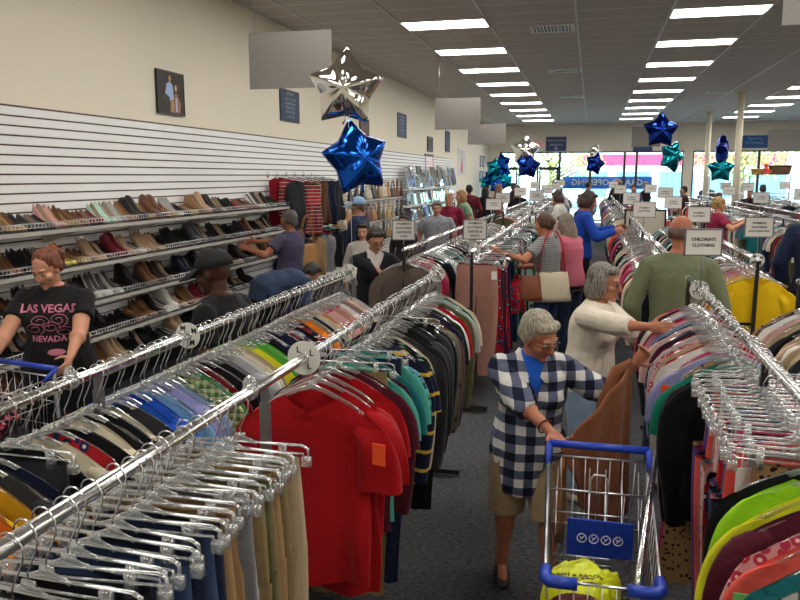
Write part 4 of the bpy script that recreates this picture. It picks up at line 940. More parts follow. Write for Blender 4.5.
for si, z in enumerate(SHZ):
    for u in range(6):
        y = 3.0+1.2*u
        if y > 9.9: continue
        t = thing('wire_shelf', (XW+.03, y, z)); link('wire_grid', SM_, t); link('bracket', BM_, t); link('bracket', BM_, t, (0, 1.14, 0)); link('price_channel', PCH, t)
        tag(t, 'chrome wire shoe shelf, %s tier, %s bay counting away from the camera' % (ORD[si], ['first', 'second', 'third', 'fourth', 'fifth', 'sixth'][u]), 'shelf', 'wire shoe shelves')
def shoe_mesh(kind):
    m = MB(); hh = {'pump': .075, 'wedge': .05, 'flat': .012, 'loafer': .018, 'boot': .025, 'sandal': .06}[kind]
    st = [(0, .024, .05), (.02, .030, .055), (.06, .031, .045), (.11, .030, .036), (.15, .036, .030), (.19, .040, .030), (.225, .032, .024), (.25, .012, .012)]
    if kind == 'boot': st = [(0, .03, .11), (.02, .034, .12), (.06, .035, .12), (.10, .034, .09), (.14, .038, .06), (.19, .042, .045), (.235, .036, .036), (.255, .014, .018)]
    if kind == 'loafer': st = [(a, b*1.12, c*1.25) for a, b, c in st]
    rs = []; floor_z = []
    for x, w_, h in st:
        q = max(0, 1-x/.15); zb = hh*q*q*(3-2*q)+.006
        rs.append([(x, -w_*.9, zb), (x, -w_, zb+h*.5), (x, -w_*.72, zb+h), (x, 0, zb+(h*1.08 if (x > .16 or kind == 'boot') else .008)), (x, w_*.72, zb+h), (x, w_, zb+h*.5), (x, w_*.9, zb), (x, 0, zb-.002)])
    b = len(m.v); m.rings(rs)
    for fi in range(len(m.f)):
        c = sum((m.v[i] for i in m.f[fi]), Vector())/len(m.f[fi])
        idx = [i % 8 for i in m.f[fi]]
        if set(idx) in ({2, 3}, {3, 4}) and c.x < .15 and kind != 'boot': m.m[fi] = 1
        if set(idx) in ({6, 7}, {7, 0}): m.m[fi] = 2
    if kind == 'pump': m.cap((.022, 0, .072), (.016, 0, .008), .015, .006, 8, (0, 0), 2)
    elif kind == 'sandal': m.cap((.025, 0, .06), (.022, 0, .005), .022, .018, 8, (0, 0), 2)
    elif kind == 'wedge': m.rings([[(x, -w_, 0.003), (x, w_, .003), (x, w_, zt), (x, -w_, zt)] for x, w_, zt in ((0, .026, .052), (.05, .028, .045), (.12, .028, .012))], m=2)
    else: m.box((.03, 0, .008), (.055, .05, .016), 2)
    return m.mesh('shoe', [TAGW, TAGW, TAGW])
SHM = {k: shoe_mesh(k) for k in ('pump', 'wedge', 'flat', 'loafer', 'boot', 'sandal')}
SHC = {'black': '#121214', 'dark brown': '#33211a', 'tan': '#8a6642', 'nude': '#bd9a7c', 'silver': '#a9a8a4', 'dark red': '#6d1224', 'white': '#d9d6cf', 'navy': '#1a2036', 'gold': '#a98a54', 'yellow': '#d8bf10', 'grey': '#56565a', 'pink': '#dba19a', 'mint': '#b8dccb', 'red': '#b01c24', 'brown': '#6b4630'}
def smat(c): return plain('shoe leather '+c, SHC[c], .38, spec=.5)
INS = plain('shoe lining', '#8f7a62', .7); SOLE = plain('shoe sole', '#241d1a', .6)
rows = {0: ['black', 'nude', 'black', 'gold', 'black', 'grey', 'pink', 'gold', 'tan', 'dark red', 'mint', 'silver', 'tan', 'black', 'gold', 'brown', 'gold', 'silver', 'black', 'gold', 'tan', 'nude', 'black', 'nude', 'dark brown', 'black', 'red', 'brown', 'tan', 'white', 'black', 'black', 'grey', 'black', 'tan', 'black'],
        1: ['black', 'dark brown', 'black', 'tan', 'black', 'grey', 'grey', 'yellow', 'gold', 'nude', 'dark brown', 'dark red', 'nude', 'white', 'nude', 'nude', 'black', 'black', 'black', 'black', 'grey', 'black', 'black', 'black', 'black', 'black', 'black', 'dark brown', 'brown', 'black', 'black', 'black', 'black'],
        2: ['dark brown', 'black', 'black', 'brown', 'black', 'black', 'dark brown', 'brown', 'dark brown', 'white', 'white', 'black', 'black', 'black', 'brown', 'dark brown', 'brown', 'black', 'navy', 'black', 'black', 'navy', 'black', 'black', 'tan', 'brown', 'black', 'dark brown', 'black', 'nude', 'black', 'brown', 'nude'],
        3: ['black', 'black', 'tan', 'pink', 'tan', 'yellow', 'black', 'black', 'black', 'black', 'tan', 'tan', 'black', 'white', 'white', 'nude', 'tan', 'dark red', 'dark red', 'silver', 'black', 'black', 'black', 'black', 'black', 'black', 'black'],
        4: ['tan', 'brown', 'black', 'nude', 'tan', 'nude', 'black', 'tan', 'nude', 'black', 'black', 'black', 'black', 'grey', 'white', 'nude', 'black', 'black', 'black']}
rs_ = random.Random(5); ks = ['pump', 'flat', 'loafer', 'wedge', 'sandal', 'boot', 'pump', 'flat']
KN_ = {'pump': 'high-heeled pump', 'flat': 'flat shoe', 'loafer': 'loafer', 'wedge': 'wedge shoe', 'sandal': 'block-heeled shoe', 'boot': 'ankle boot'}
for r, cols in rows.items():
    y = 4.22 if r < 3 else 4.6; 
    for i, c in enumerate(cols):
        kd = rs_.choice(ks) if r != 2 else rs_.choice(['flat', 'loafer', 'boot', 'pump', 'loafer'])
        if y > 9.75: break
        for q in (0, 1):
            o = link('shoe', SHM[kd], None, (XW+.10+rs_.uniform(-.01, .02), y, SHZ[r]+.002), rs_.uniform(-.42, -.12))
            o.scale = (1.08, 1.02, rs_.uniform(1.25, 1.6)); recolour(o, [smat(c), smat({'black': 'black', 'navy': 'black', 'dark brown': 'black', 'grey': 'black', 'white': 'grey', 'tan': 'brown', 'brown': 'dark brown', 'gold': 'brown', 'yellow': 'tan'}.get(c, c)) if rs_.random() < .8 else INS, SOLE])
            pv = cols[i-1] if i else None; nx = cols[i+1] if i < len(cols)-1 else 'bare'
            tag(o, f'{"nearer" if q == 0 else "farther"} {c} {KN_[kd]} of a pair, {ORD[r]} shelf, between {pv or "bare"} and {nx} shoes', 'shoe', f'pairs of shoes on the {ORD[r]} wire shelf'); ALT[o.name] = f'{"nearer" if q == 0 else "farther"} {c} {KN_[kd]} of the {ordn(i+1)} pair from the near end, {ORD[r]} shelf'
            y += rs_.uniform(.078, .088)
# ================================================================ WALL DISPLAYS
def arm_rail(y, z, L=.55):
    m = MB(); m.tube([(XW+.03, y, z), (XW+.03+L, y, z-.10), (XW+.05+L, y, z-.08)], .008, 8); m.box((XW+.035, y, z), (.01, .05, .08)); return m
sc = [(9.95, ['dark red', 'red plaid', 'charcoal']), (10.25, ['maroon', 'maroon', 'dark red', 'red plaid']), (10.6, ['red plaid', 'olive', 'khaki']), (10.95, ['brown', 'taupe', 'brown']), (11.3, ['brown', 'charcoal', 'navy']), (11.65, ['navy', 'black', 'charcoal'])]
for i, (y, cols) in enumerate(sc):
    o = obj('wall_faceout', arm_rail(y, 2.02), CHROME); tag(o, 'slanted chrome wall arm carrying %s scarves, %s from the shoes' % (cols[0], ['first', 'second', 'third', 'fourth', 'fifth', 'last'][i]), 'display arm', 'wall arms above the shoe aisle')
    for k, c in enumerate(cols):
        d = .16+.13*k; m = shirt_mb(W=.15, L=.66+.08*(k % 2), sleeve='n', T=.045, seed=i*5+k, flare=.01, neck=.02)
        me = m.mesh('scarf', pal(c)); me.transform(Matrix.Rotation(PI/2, 4, 'Z')); me.transform(Matrix.Translation((0, 0, .118)))
        o = link('scarf', me, None, (XW+.03+d, y+.02*(k % 2), 2.02-.1*d/.55-.008)); o.rotation_euler = (0, 0, -.6)
        tag(o, '%s scarf hanging from the %s slanted wall arm, %s along it' % (c, ['first', 'second', 'third', 'fourth', 'fifth', 'last'][i], ['nearest the wall', 'second', 'third', 'outermost'][k]), 'scarf', 'scarves on the wall arms')
for i, y in enumerate((10.1, 10.55, 11.0, 11.45, 11.85)):
    nth = ['first', 'second', 'third', 'fourth', 'last'][i]
    o = obj('wall_faceout', arm_rail(y, 1.22), CHROME); tag(o, 'lower chrome wall arm under the scarves, %s from the shoes' % nth, 'display arm', 'lower wall arms under the scarves')
    for k, c in enumerate([('navy', 'black', 'charcoal'), ('cream', 'black', 'tan'), ('black', 'navy', 'grey'), ('charcoal', 'dark red', 'black'), ('teal', 'black', 'navy')][i]):
        d = .18+.15*k; m = shirt_mb(W=.17, L=.58, sleeve='n', T=.045, seed=70+i*5+k, flare=.01, neck=.03)
        me = m.mesh('blouse', pal(c)); me.transform(Matrix.Translation((0, 0, .118)) @ Matrix.Rotation(PI/2, 4, 'Z'))
        o = link('blouse', me, None, (XW+.03+d, y, 1.22-.1*d/.55-.008), -.6)
        tag(o, '%s top on the %s lower wall arm under the scarves, %s' % (c, nth, ['nearest the wall', 'in the middle', 'outermost'][k]), 'top', 'tops on the lower wall arms')
def bag_mb(w_=.30, h=.24, t=.11, slouch=.3, seed=0):
    rn = random.Random(seed); m = MB(); rs = []
    for v in (0, .04, .2, .45, .7, .9, 1):
        q = (1-.22*v)*(1 if v else .9); tt = t*(.5 if v == 0 else 1-.75*v**2)
        rs.append([(math.copysign(abs(math.cos(a))**.5, math.cos(a))*w_/2*q, math.copysign(abs(math.sin(a))**.6, math.sin(a))*tt/2+.006*math.sin(a*5+v*8), h*v-.02*slouch*(1-abs(math.cos(a)))*v) for a in [2*PI*j/24 for j in range(24)]])
    return m.rings(rs)
def bag(name, lab, loc, rz, col, w_=.3, h=.24, t=.1, strap=.25, mat=None, seed=0, group=None, scol=None):
    o = thing(name, loc, rz); mt = mat or plain('bag leather '+col, col, .5, bump=.1, bscale=40)
    obj('bag_body', bag_mb(w_, h, t, seed=seed), mt, o)
    sm = MB()
    for sy in (-1, 1): sm.tube([(w_*.32*math.cos(a), sy*t*.12, h*.95+strap*math.sin(a)) for a in [PI*j/12 for j in range(13)]], .008, 6, flat=.5)
    obj('strap', sm, plain('bag leather '+scol, scol, .5) if scol else mt, o); tag(o, lab, 'bag', group); return o
bc = ['#c9a06a', '#7a4e2c', '#1f1c1c', '#b9a68c', '#5c2c24', '#8f7048', '#2c2a33', '#a8703c', '#d0c2a8', '#3f2a20', '#6b5a4a', '#b98a54', '#1c1c20', '#94866f', '#5a4230', '#c2b59c']
rb_ = random.Random(9)
for r, z in enumerate((1.55, 1.12, .7)):
    for k in range(13):
        y = 12.3+k*.38; c = bc[(k*3+r*5) % 16]
        h_ = MB().tube([(XW+.03, y, z+.36), (XW+.34, y, z+.36), (XW+.36, y, z+.39)], .007, 6)
        o = obj('display_hook', h_, CHROME); tag(o, 'chrome wall hook holding a handbag on the %s row, %s hook away from the scarves' % (['top', 'middle', 'bottom'][r], ['first', 'second', 'third', 'fourth', 'fifth', 'sixth', 'seventh', 'eighth', 'ninth', 'tenth', 'eleventh', 'twelfth', 'last'][k]), 'hook', 'handbag hooks on the slatwall')
        cn = {'#c9a06a': 'tan', '#7a4e2c': 'brown', '#1f1c1c': 'black', '#b9a68c': 'beige', '#5c2c24': 'oxblood', '#8f7048': 'khaki', '#2c2a33': 'dark grey', '#a8703c': 'cognac', '#d0c2a8': 'cream', '#3f2a20': 'dark brown', '#6b5a4a': 'taupe', '#b98a54': 'camel', '#1c1c20': 'jet black', '#94866f': 'grey beige', '#5a4230': 'chestnut', '#c2b59c': 'pale beige'}[c]
        bag('handbag', '%s handbag on the %s row of wall hooks, %s away from the scarves' % (cn, ['top', 'middle', 'bottom'][r], ['first', 'second', 'third', 'fourth', 'fifth', 'sixth', 'seventh', 'eighth', 'ninth', 'tenth', 'eleventh', 'twelfth', 'last'][k]), (XW+.24, y, z-.0), PI/2+rb_.uniform(-.3, .3), c, rb_.uniform(.24, .34), rb_.uniform(.18, .26), .1, .16, seed=k, group='handbags on wall hooks')
# leaning mirrors and picture frames on two ledges
SILV = plain('silvered frame', '#b9bcc0', .25, .8); GLZ = plain('mirror glass', (.75, .82, .88), .06, .9); DKF = plain('dark wood frame', '#241c1a', .4); GOLDF = plain('bronze frame', '#8a7048', .4, .5)
for li, (z, y0, y1) in enumerate(((1.68, 17.4, 24.2), (1.28, 17.4, 24.2), (.9, 17.4, 24.2))):
    o = obj('ledge', MB().box((XW+.18, (y0+y1)/2, z), (.30, y1-y0, .03)), WHITE, None, False); tag(o, 'long white wall ledge, %s of three, carrying frames and mirrors' % ['top', 'middle', 'bottom'][li], 'shelf')
    y = y0+.2; k = 0; rr = random.Random(li*7)
    while y < y1-.2:
        w_, h = rr.uniform(.22, .42), rr.uniform(.30, .62) if li == 0 else rr.uniform(.28, .36); fm = rr.choice([(SILV, 'silver'), (DKF, 'dark'), (GOLDF, 'bronze'), (SILV, 'silver')])
        t = thing('picture_frame', (XW+.27, y, z+.016), rr.uniform(-.5, -.1)); t.rotation_euler = (0, -math.radians(10), rr.uniform(-.25, .05))
        fb = MB()
        for s in (-1, 1): fb.box((0, s*(w_/2-.02), h/2), (.025, .04, h)); fb.box((0, 0, h/2+s*(h/2-.02)), (.025, w_-.08, .04))
        obj('frame', fb, fm[0], t, False); obj('glass', MB().box((-.002, 0, h/2), (.012, w_-.07, h-.07)), GLZ, t, False)
        tag(t, f'{fm[1]} framed mirror on the {["top", "middle", "bottom"][li]} wall ledge, {["first","second","third","fourth","fifth","sixth","seventh","eighth","ninth","tenth","eleventh","twelfth","thirteenth","fourteenth","fifteenth","sixteenth","seventeenth","eighteenth","nineteenth","twentieth","next to last","last"][min(k, 21)]} from handbags', 'picture frame', 'mirrors and frames on the wall ledges')
        y += w_+rr.uniform(.02, .12); k += 1
# ================================================================ WALL ART AND SIGNS
def board_x(name, lab, y0, y1, z0, z1, fm, face, cat, fr=.03, glossy=False, th=.03):
    """a flat item mounted on the shoe wall, facing +x"""
    t = thing(name, (XW+th/2+.001, (y0+y1)/2, (z0+z1)/2)); w_, h = y1-y0, z1-z0; f = MB()
    if fr:
        for s in (-1, 1): f.box((0, s*(w_/2-fr/2), 0), (th, fr, h)); f.box((0, 0, s*(h/2-fr/2)), (th, w_-2*fr, fr))
        obj('frame', f, fm, t, False)
    obj('panel', MB().box((0, 0, 0), (th*.7, w_-2*fr, h-2*fr)), face, t, False)
    tag(t, lab, cat); return t
def xface(me, dx, y=0, z=0): me.transform(Matrix.Translation((dx, y, z)) @ Matrix.Rotation(PI/2, 4, 'Z') @ UP); return me
CANV = plain('dark painted canvas', '#3a2b22', .6, var=.7, bscale=9)
t = board_x('framed_picture', 'framed picture of two people on dark ground, alone on the bare wall above the shoes', 7.24, 7.78, 2.65, 3.10, DKF, CANV, 'picture', .012)
# figures inside the picture: plain flat shapes
pm = MB(); 
def flat(m, pts, d, mi): b = len(m.v); m.v.extend(Vector((d, p[0], p[1])) for p in pts); m.face(range(b, b+len(pts)), mi)
def disc(cy, cz, ry, rz): return [(cy+ry*math.cos(a), cz+rz*math.sin(a)) for a in [2*PI*i/16 for i in range(16)]]
flat(pm, [(-.13, -.03), (-.09, .09), (-.03, .12), (.03, .09), (.05, -.05), (-.02, -.08)], .0120, 0); flat(pm, disc(-.02, .15, .024, .032), .0121, 1)
flat(pm, [(.07, -.20), (.06, -.02), (.10, .02), (.14, -.03), (.19, -.10), (.17, -.2)], .0120, 2); flat(pm, disc(.095, .06, .024, .034), .0121, 3)
flat(pm, [(-.2, -.07), (-.14, 0), (-.03, -.05), (-.09, -.14)], .0122, 4); flat(pm, [(-.03, -.2), (-.02, -.08), (.05, -.05), (.06, -.2)], .0119, 1); flat(pm, [(.075, -.19), (.08, -.04), (.11, -.04), (.12, -.19)], .0123, 0)
obj('painted_figures', pm, [plain('paint pale blue', '#a9bce0', .6), plain('paint tan', '#b98a5c', .6), plain('paint ochre', '#a8703c', .6), plain('paint blond', '#c9a878', .6), plain('paint dark green', '#3a3a2c', .6)], t, False)
NAVY = plain('navy poster', '#22324e', .5, spec=.3); LBL = plain('pale blue lettering', '#9fb2c8', .6)
t = board_x('store_poster', 'navy notice poster with pale lines of text on the wall above the scarves', 10.51, 11.25, 2.80, 3.26, DKF, NAVY, 'poster', .0, th=.02)
for i, z in enumerate((.17, .09, .03, -.03, -.09, -.16)): link('lettering', xface(text_mesh(['WELCOME', 'THANK YOU FOR', 'SHOPPING AND', 'DONATING TO', 'SUPPORT OUR', 'COMMUNITY'][i], .055, LBL), .009, 0, z), t)
t = board_x('store_poster', 'navy notice poster farther along the wall with six pale text lines', 17.42, 18.3, 2.90, 3.46, DKF, NAVY, 'poster', .0, th=.02)
for i in range(6): link('lettering', xface(text_mesh(['OUR MISSION', 'CHANGES LIVES', 'EVERY DAY', 'IN OUR', 'NEIGHBOR', 'HOODS'][i], .06, LBL), .009, 0, .2-.08*i), t)
t = board_x('framed_picture', 'small brown framed picture between the two navy posters', 14.42, 15.03, 2.66, 3.12, DKF, plain('brown portrait canvas', '#6b5138', .6, var=.8, bscale=7), 'picture', .03)
t = board_x('framed_picture', 'small dark framed picture high on the wall above the frames ledge', 20.75, 21.44, 2.67, 3.08, DKF, CANV, 'picture', .06)
t = board_x('framed_mirror', 'tall dark framed mirror hanging above the silver frames', 20.4, 21.5, 1.95, 2.60, DKF, GLZ, 'mirror', .07)
t = board_x('store_poster', 'narrow blue poster on the wall behind the paired hanging boards', 23.39, 24.12, 2.75, 3.38, DKF, NAVY, 'poster', .0)
t = board_x('wall_banner', 'tall pale poster with a pink figure near the end of the slatwall', 25.7, 27.2, 2.0, 2.95, WHITE, plain('pink and white print', '#dcd6d6', .5, var=0), 'poster', .05)
pk = MB(); flat(pk, [(-.25, -.35), (-.1, .1), (.0, .25), (.12, .1), (.25, -.35)], .0115, 0); flat(pk, disc(0, .3, .08, .1), .0116, 1)
obj('painted_figure', pk, [plain('paint pink', '#d8607c', .6), plain('paint skin', '#b98a6c', .6)], t, False)
for k in range(4): board_x('framed_picture', 'small dark framed picture, %s of the four near the storefront corner' % ['lower one nearer the camera', 'upper one nearer the camera', 'lower one nearer the window', 'upper one nearer the window'][k], 31.0+.8*(k//2), 31.5+.8*(k//2), 1.75+.62*(k % 2), 2.2+.62*(k % 2), DKF, plain('pale print', '#b9bcc0', .6), 'picture', .05)
def board_y(name, lab, x0, x1, z0, z1, face, lines, cat, size, lm, y=33.79):
    t = thing(name, ((x0+x1)/2, y-.011, (z0+z1)/2)); obj('panel', MB().box((0, 0, 0), (x1-x0, .02, z1-z0)), face, t, False)
    for i, s in enumerate(lines):
        me = text_mesh(s, size, lm, .0008); me.transform(Matrix.Translation((0, -.012, (z1-z0)/2-(i+.8)*(z1-z0)/(len(lines)+1.2))) @ UP); link('lettering', me, t)
    tag(t, lab, cat); return t
SBL = plain('sign blue', '#23548f', .5); SBD = plain('sign navy', '#243f72', .5); WL = plain('white lettering', '#f2f4f6', .5)
t = board_y('thank_you_sign', 'blue sign with white thanks lettering above the entrance door', -1.98, -1.12, 3.06, 3.66, SBD, ['Thank you & Have', 'a Blessed Day'], 'sign', .10, WL)
obj('emblem', MB().tube([(0, -.011, -.19), (0, -.014, -.19)], .07, 20), LBL, t)
t = board_y('exit_sign', 'small red exit sign above the entrance door', -2.48, -2.10, 3.24, 3.42, plain('exit sign plate', '#e8e0d4', .5), [], 'sign', .1, WL)
me = text_mesh('EXIT', .17, plain('exit letter red', '#f02818', .5, emit=1.2), .002, bold=.004); me.transform(Matrix.Translation((0, -.014, 0)) @ UP); link('lettering', me, t)
board_y('store_sign', 'blue sign on the window header behind the grey hanging board', 1.62, 2.4, 3.02, 3.42, SBD, ['Thank You'], 'sign', .13, WL)
board_y('store_sign', 'teal-blue square sign on the header beside the thicker cream column', 5.69, 6.95, 3.12, 3.62, SBL, ['Thank You', 'for Shopping'], 'sign', .13, plain('light teal lettering', '#6fb0d8', .5))
def hboard(x, y, z, w_, h, lab, rz=0):
    t = thing('hanging_board', (x, y, z), rz); obj('board', MB().box((0, 0, 0), (w_, .012, h)), SHADE, t, False)
    for s in (-1, 1): obj('wire', MB().tube([(s*w_*.42, 0, h/2-.01), (s*w_*.42, 0, CEIL-z)], .0025, 5), WIRE, t)
    tag(t, lab, 'hanging sign', 'blank boards hung from the ceiling')
hboard(-2.83, 7.0, 3.09, .84, .52, 'large blank grey board hanging beside the silver star balloon')
hboard(-2.42, 14.0, 3.12, .84, .56, 'blank grey board hanging in front of a second, over the wall aisle')
hboard(-2.58, 19.2, 3.03, .95, .5, 'blank grey board hanging just behind another over the wall aisle')
hboard(1.72, 7.3, 3.52, .42, .52, 'blank board hanging at the top corner nearest the ceiling vent row')
hboard(1.60, 25.5, 3.22, .85, .62, 'blank grey board hanging above the dark blue star balloon')
hboard(5.9, 25.5, 3.05, 1.5, .65, 'wide blank grey board hanging beyond the thick cream column')
LTR = plain('sign lettering', '#1f2438', .6); SGN = plain('sign card', '#e4e0d8', .55)
def rsign(x, y, z, lines, lab, w_=.215, h=.165, rz=0, size=.026):
    t = thing('rack_sign', (x, y, RZ_H), rz); f = MB()
    for s in (-1, 1): f.box((s*(w_/2+.003), 0, z-RZ_H), (.008, .012, h+.014)); f.box((0, 0, z-RZ_H+s*(h/2+.003)), (w_+.014, .012, .008))
    obj('frame', f, GREYM, t, False); obj('card', MB().box((0, 0, z-RZ_H), (w_, .006, h)), SGN, t, False)
    obj('stem', MB().tube([(0, .0, .0), (0, 0, z-RZ_H-h/2)], .005, 8), GREYM, t)
    if lines:
        n = len(lines)
        for i, s in enumerate(lines):
            me = text_mesh(s, size if len(s) < 12 else size*.72, LTR, .0003, bold=.0007); me.transform(Matrix.Translation((0, -.0045, z-RZ_H+(n/2-.5-i)*size*1.35)) @ UP); link('lettering', me, t)
    tag(t, lab, 'sign', 'small framed signs standing on the racks')
rsign(XCc, 4.38, 1.645, ['CHILDREN\'S', 'CLOTHING'], 'framed children\'s clothing sign standing on the chrome rail behind the man in olive', w_=.19, h=.135, size=.024, rz=.2)
rsign(XD, 6.12, 1.625, ['WOMEN\'S', 'CLOTHING', 'SHORT SLEEVE TOPS'], 'framed women\'s clothing short sleeve sign above the yellow t-shirt', w_=.195, h=.14, size=.022, rz=.15)
rsign(XA, 6.2, 1.55, ['WOMEN\'S', 'CLOTHING', 'SLEEVELESS', 'TOPS'], 'framed women\'s clothing sign on black post above the brown coat', w_=.185, h=.155, rz=.1)
rsign(XB, 6.36, 1.555, ['WOMEN\'S', 'CLOTHING', 'DRESSES &', 'SKIRTS'], 'framed women\'s clothing sign above the dusty rose trousers', w_=.185, h=.155, rz=.1)
fs = [(XA, 13.6, 1.62), (XB, 13.7, 1.66), (XA, 12.3, 1.55), (XB, 17, 1.72), (XA, 17, 1.66), (XB, 21.4, 1.72), (XA, 21.4, 1.75), (XCc, 9.2, 1.62), (XCc, 12.2, 1.66), (XD, 12.3, 1.60), (XD, 13.7, 1.72), (XCc, 17, 1.72), (XD, 9.4, 1.56), (XD, 17, 1.74),
      (2.77, 8.4, 1.55), (3.39, 12.2, 1.58), (2.77, 13.9, 1.64), (3.39, 13.9, 1.70), (2.77, 17, 1.7), (4.93, 12.3, 1.52), (4.93, 13.9, 1.62), (5.55, 16, 1.66), (4.93, 18.5, 1.7), (5.55, 20, 1.74), (7.1, 18, 1.66), (3.39, 18.5, 1.76), (3.39, 21.4, 1.74), (4.93, 22, 1.76), (XB, 24.5, 1.78), (XCc, 22.5, 1.76)]
cn_ = {XA: 'first', XB: 'second', XCc: 'third', XD: 'fourth', 2.77: 'fifth', 3.39: 'sixth', 4.93: 'seventh', 5.55: 'eighth', 7.1: 'ninth'}
for x, y, z in fs:
    rsign(x, y, z, ['WOMEN\'S', 'CLOTHING'] if y < 14 else ['CLOTHING'], 'small framed sign %s metres down the shop on the %s rail from the shoe wall' % (round(y), cn_[x]), w_=.24, h=.17, rz=random.uniform(-.15, .25))
o = thing('display_screen', (.915, 13.68, 0)); m = MB()
for s in (-1, 1): m.box((s*.33, 0, .72), (.03, .03, 1.44))
m.box((0, 0, 1.42), (.66, .03, .03)); obj('frame', m, BLACKM, o, False); obj('board', MB().box((0, 0, .78), (.63, .014, 1.24)), plain('cream panel', '#cfc6b4', .7), o, False)
tag(o, 'cream panel in a black frame closing a rack end behind the olive shirt', 'panel')
# ================================================================ BALLOONS
def star_mb(R=.26, T=.105, seed=0, inner=.66):
    n = 60; rs_n = 12; rn = random.Random(seed); m = MB()
    def rad(a):
        k = (a/(2*PI)*5) % 1; d = abs(k-.5)*2      # 1 at tip, 0 in the notch
        # straight edges between tip and notch, softened
        A = PI/5*(1-d); tip, nt = 1.0, inner
        r = tip*nt*math.sin(PI/5)/(tip*math.sin(A)+nt*math.sin(PI/5-A)) if True else 0
        return R*r
    def pt(a, q, s):
        r = rad(a)*q; k = (a/(2*PI)*5) % 1; d = abs(k-.5)*2
        qe = q*q+(1-q)*min(1, r/(R*.80)); th = T*math.sqrt(max(0, 1-min(1, qe)**2))
        w_ = .010*math.sin(a*55)*max(0, (q-.72)/.28)*(1-d*.5)*min(1, (1-q)*9)
        ridge = .05*math.cos(5*a)*q*q
        return Vector((r*math.sin(a), s*(th+w_+ridge*(1-q)), r*math.cos(a)))
    for s in (-1, 1):
        b = len(m.v); m.v.append(pt(0, 0, s))
        for i in range(1, rs_n+1):
            q = (i/rs_n)**.75
            for j in range(n): m.v.append(pt(2*PI*j/n, q, s if i < rs_n else 0))
        for j in range(n):
            k = (j+1) % n; f = (b, b+1+j, b+1+k); m.face(f if s < 0 else f[::-1])
            for i in range(rs_n-1):
                f = (b+1+i*n+j, b+1+(i+1)*n+j, b+1+(i+1)*n+k, b+1+i*n+k); m.face(f if s < 0 else f[::-1])
    for j in range(n):   # flat welded seam
        pass
    return m
STAR = star_mb().mesh('foil', TAGW)
FOIL = {'silver': plain('silver foil', (.80, .78, .75), .08, 1.), 'blue': plain('blue foil', (.012, .10, .55), .14, .95), 'dark blue': plain('dark blue foil', (.01, .035, .28), .14, .95), 'teal': plain('teal foil', (.01, .30, .40), .16, .95)}
def balloon(loc, c, lab, R=.26, rz=0, tilt=0, string_to=None, pitch=0):
    t = thing('star_balloon', loc); t.rotation_euler = (pitch, tilt, rz); o = link('foil', STAR, t); recolour(o, [FOIL[c]]); o.scale = (R/.26,)*3
    obj('neck', MB().tube([(0, 0, -.56*R), (.005, 0, -.56*R-.05), (-.01, .0, -.56*R-.08)], [.014, .01, .016], 8, flat=.5), FOIL[c], t)
    tag(t, lab, 'balloon', 'star balloons'); return t
def string(p0, p1, lab):
    o = obj('balloon_string', MB().tube([p0, Vector(p0).lerp(Vector(p1), .5)+Vector((.004, 0, 0)), p1], .0022, 5), plain('white ribbon', '#d8d8d4', .4)); tag(o, lab, 'ribbon', 'balloon ribbons')
balloon((-1.59, 4.88, 2.565), 'silver', 'silver foil star balloon floating above the blue one over the front rack', .262, .15, .05)
balloon((-1.53, 4.92, 2.115), 'blue', 'blue foil star balloon below the silver one over the front rack', .262, .85, -.16, pitch=-.12)
string((-1.57, 4.87, 2.42), (-1.525, 4.78, 1.40), 'white ribbon holding the silver and blue balloons down to the front rack')
for (x, y, z, c, R, rz, tl) in ((-3.75, 30.3, 2.32, 'teal', .40, .6, .2), (-3.45, 30.5, 2.50, 'blue', .42, -.5, -.2), (-3.5, 30.6, 2.15, 'blue', .42, .2, .4), (-3.72, 30.5, 1.92, 'teal', .40, -.2, .1), (-3.3, 30.4, 1.80, 'teal', .36, .5, -.3), (-3.9, 30.5, 2.02, 'dark blue', .34, .9, 0), (-3.62, 30.2, 1.62, 'blue', .34, .2, .3), (-4.1, 30.4, 1.75, 'teal', .32, .9, .2)):
    balloon((x, y, z), c, 'foil star in the window corner balloon cluster, %s, %s' % (c, {2.32: 'upper toward the wall', 2.50: 'topmost', 2.15: 'in the middle', 1.92: 'below the middle', 1.80: 'lower, toward the door', 2.02: 'half hidden at wall side', 1.62: 'lowest', 1.75: 'low against the wall'}[z]), R, rz, tl)
string((-3.55, 30.4, 1.6), (-3.5, 30.4, .02), 'ribbon bundle of the balloon cluster at the window corner')
B2_ = [(-2.44, 28.8, 2.93, 'silver', .58, .1, .05, 'silver foil star above the blue one over the entrance door'), (-2.30, 28.7, 2.36, 'dark blue', .50, .3, .1, 'dark blue foil star under the silver one over the entrance door'),
       (.07, 27.3, 2.80, 'silver', .30, .9, .3, 'small silver and green foil star before the red fascia window'), (.08, 27.2, 2.42, 'dark blue', .40, .5, .3, 'dark blue foil star before the red fascia window'),
       (1.12, 14, 2.77, 'dark blue', .32, .1, .02, 'large dark blue foil star above the teal one over the rack'), (1.32, 14, 2.33, 'teal', .28, .7, .35, 'teal foil star tilted under the large dark blue one'),
       (2.98, 19.65, 2.60, 'dark blue', .36, 1.25, 0, 'dark blue foil star seen edge-on near the thin cream column'), (2.97, 19.6, 2.16, 'teal', .34, .1, 0, 'teal foil star under the edge-on dark blue one')]
for x, y, z, c, R, rz, tl, lab in B2_: balloon((x, y, z), c, lab, R, rz, tl)
for x, y, z in ((-2.35, 28.75, 2.0), (.08, 27.25, 2.2), (1.25, 14, 2.2), (2.97, 19.6, 1.95)): string((x, y, z), (x, y, 1.40 if y < 20 else .0), 'thin ribbon under the balloon pair %s' % {28.75: 'over the entrance door', 27.25: 'before the red fascia window', 14: 'with the tilted teal star', 19.6: 'near the thin cream column'}[y])
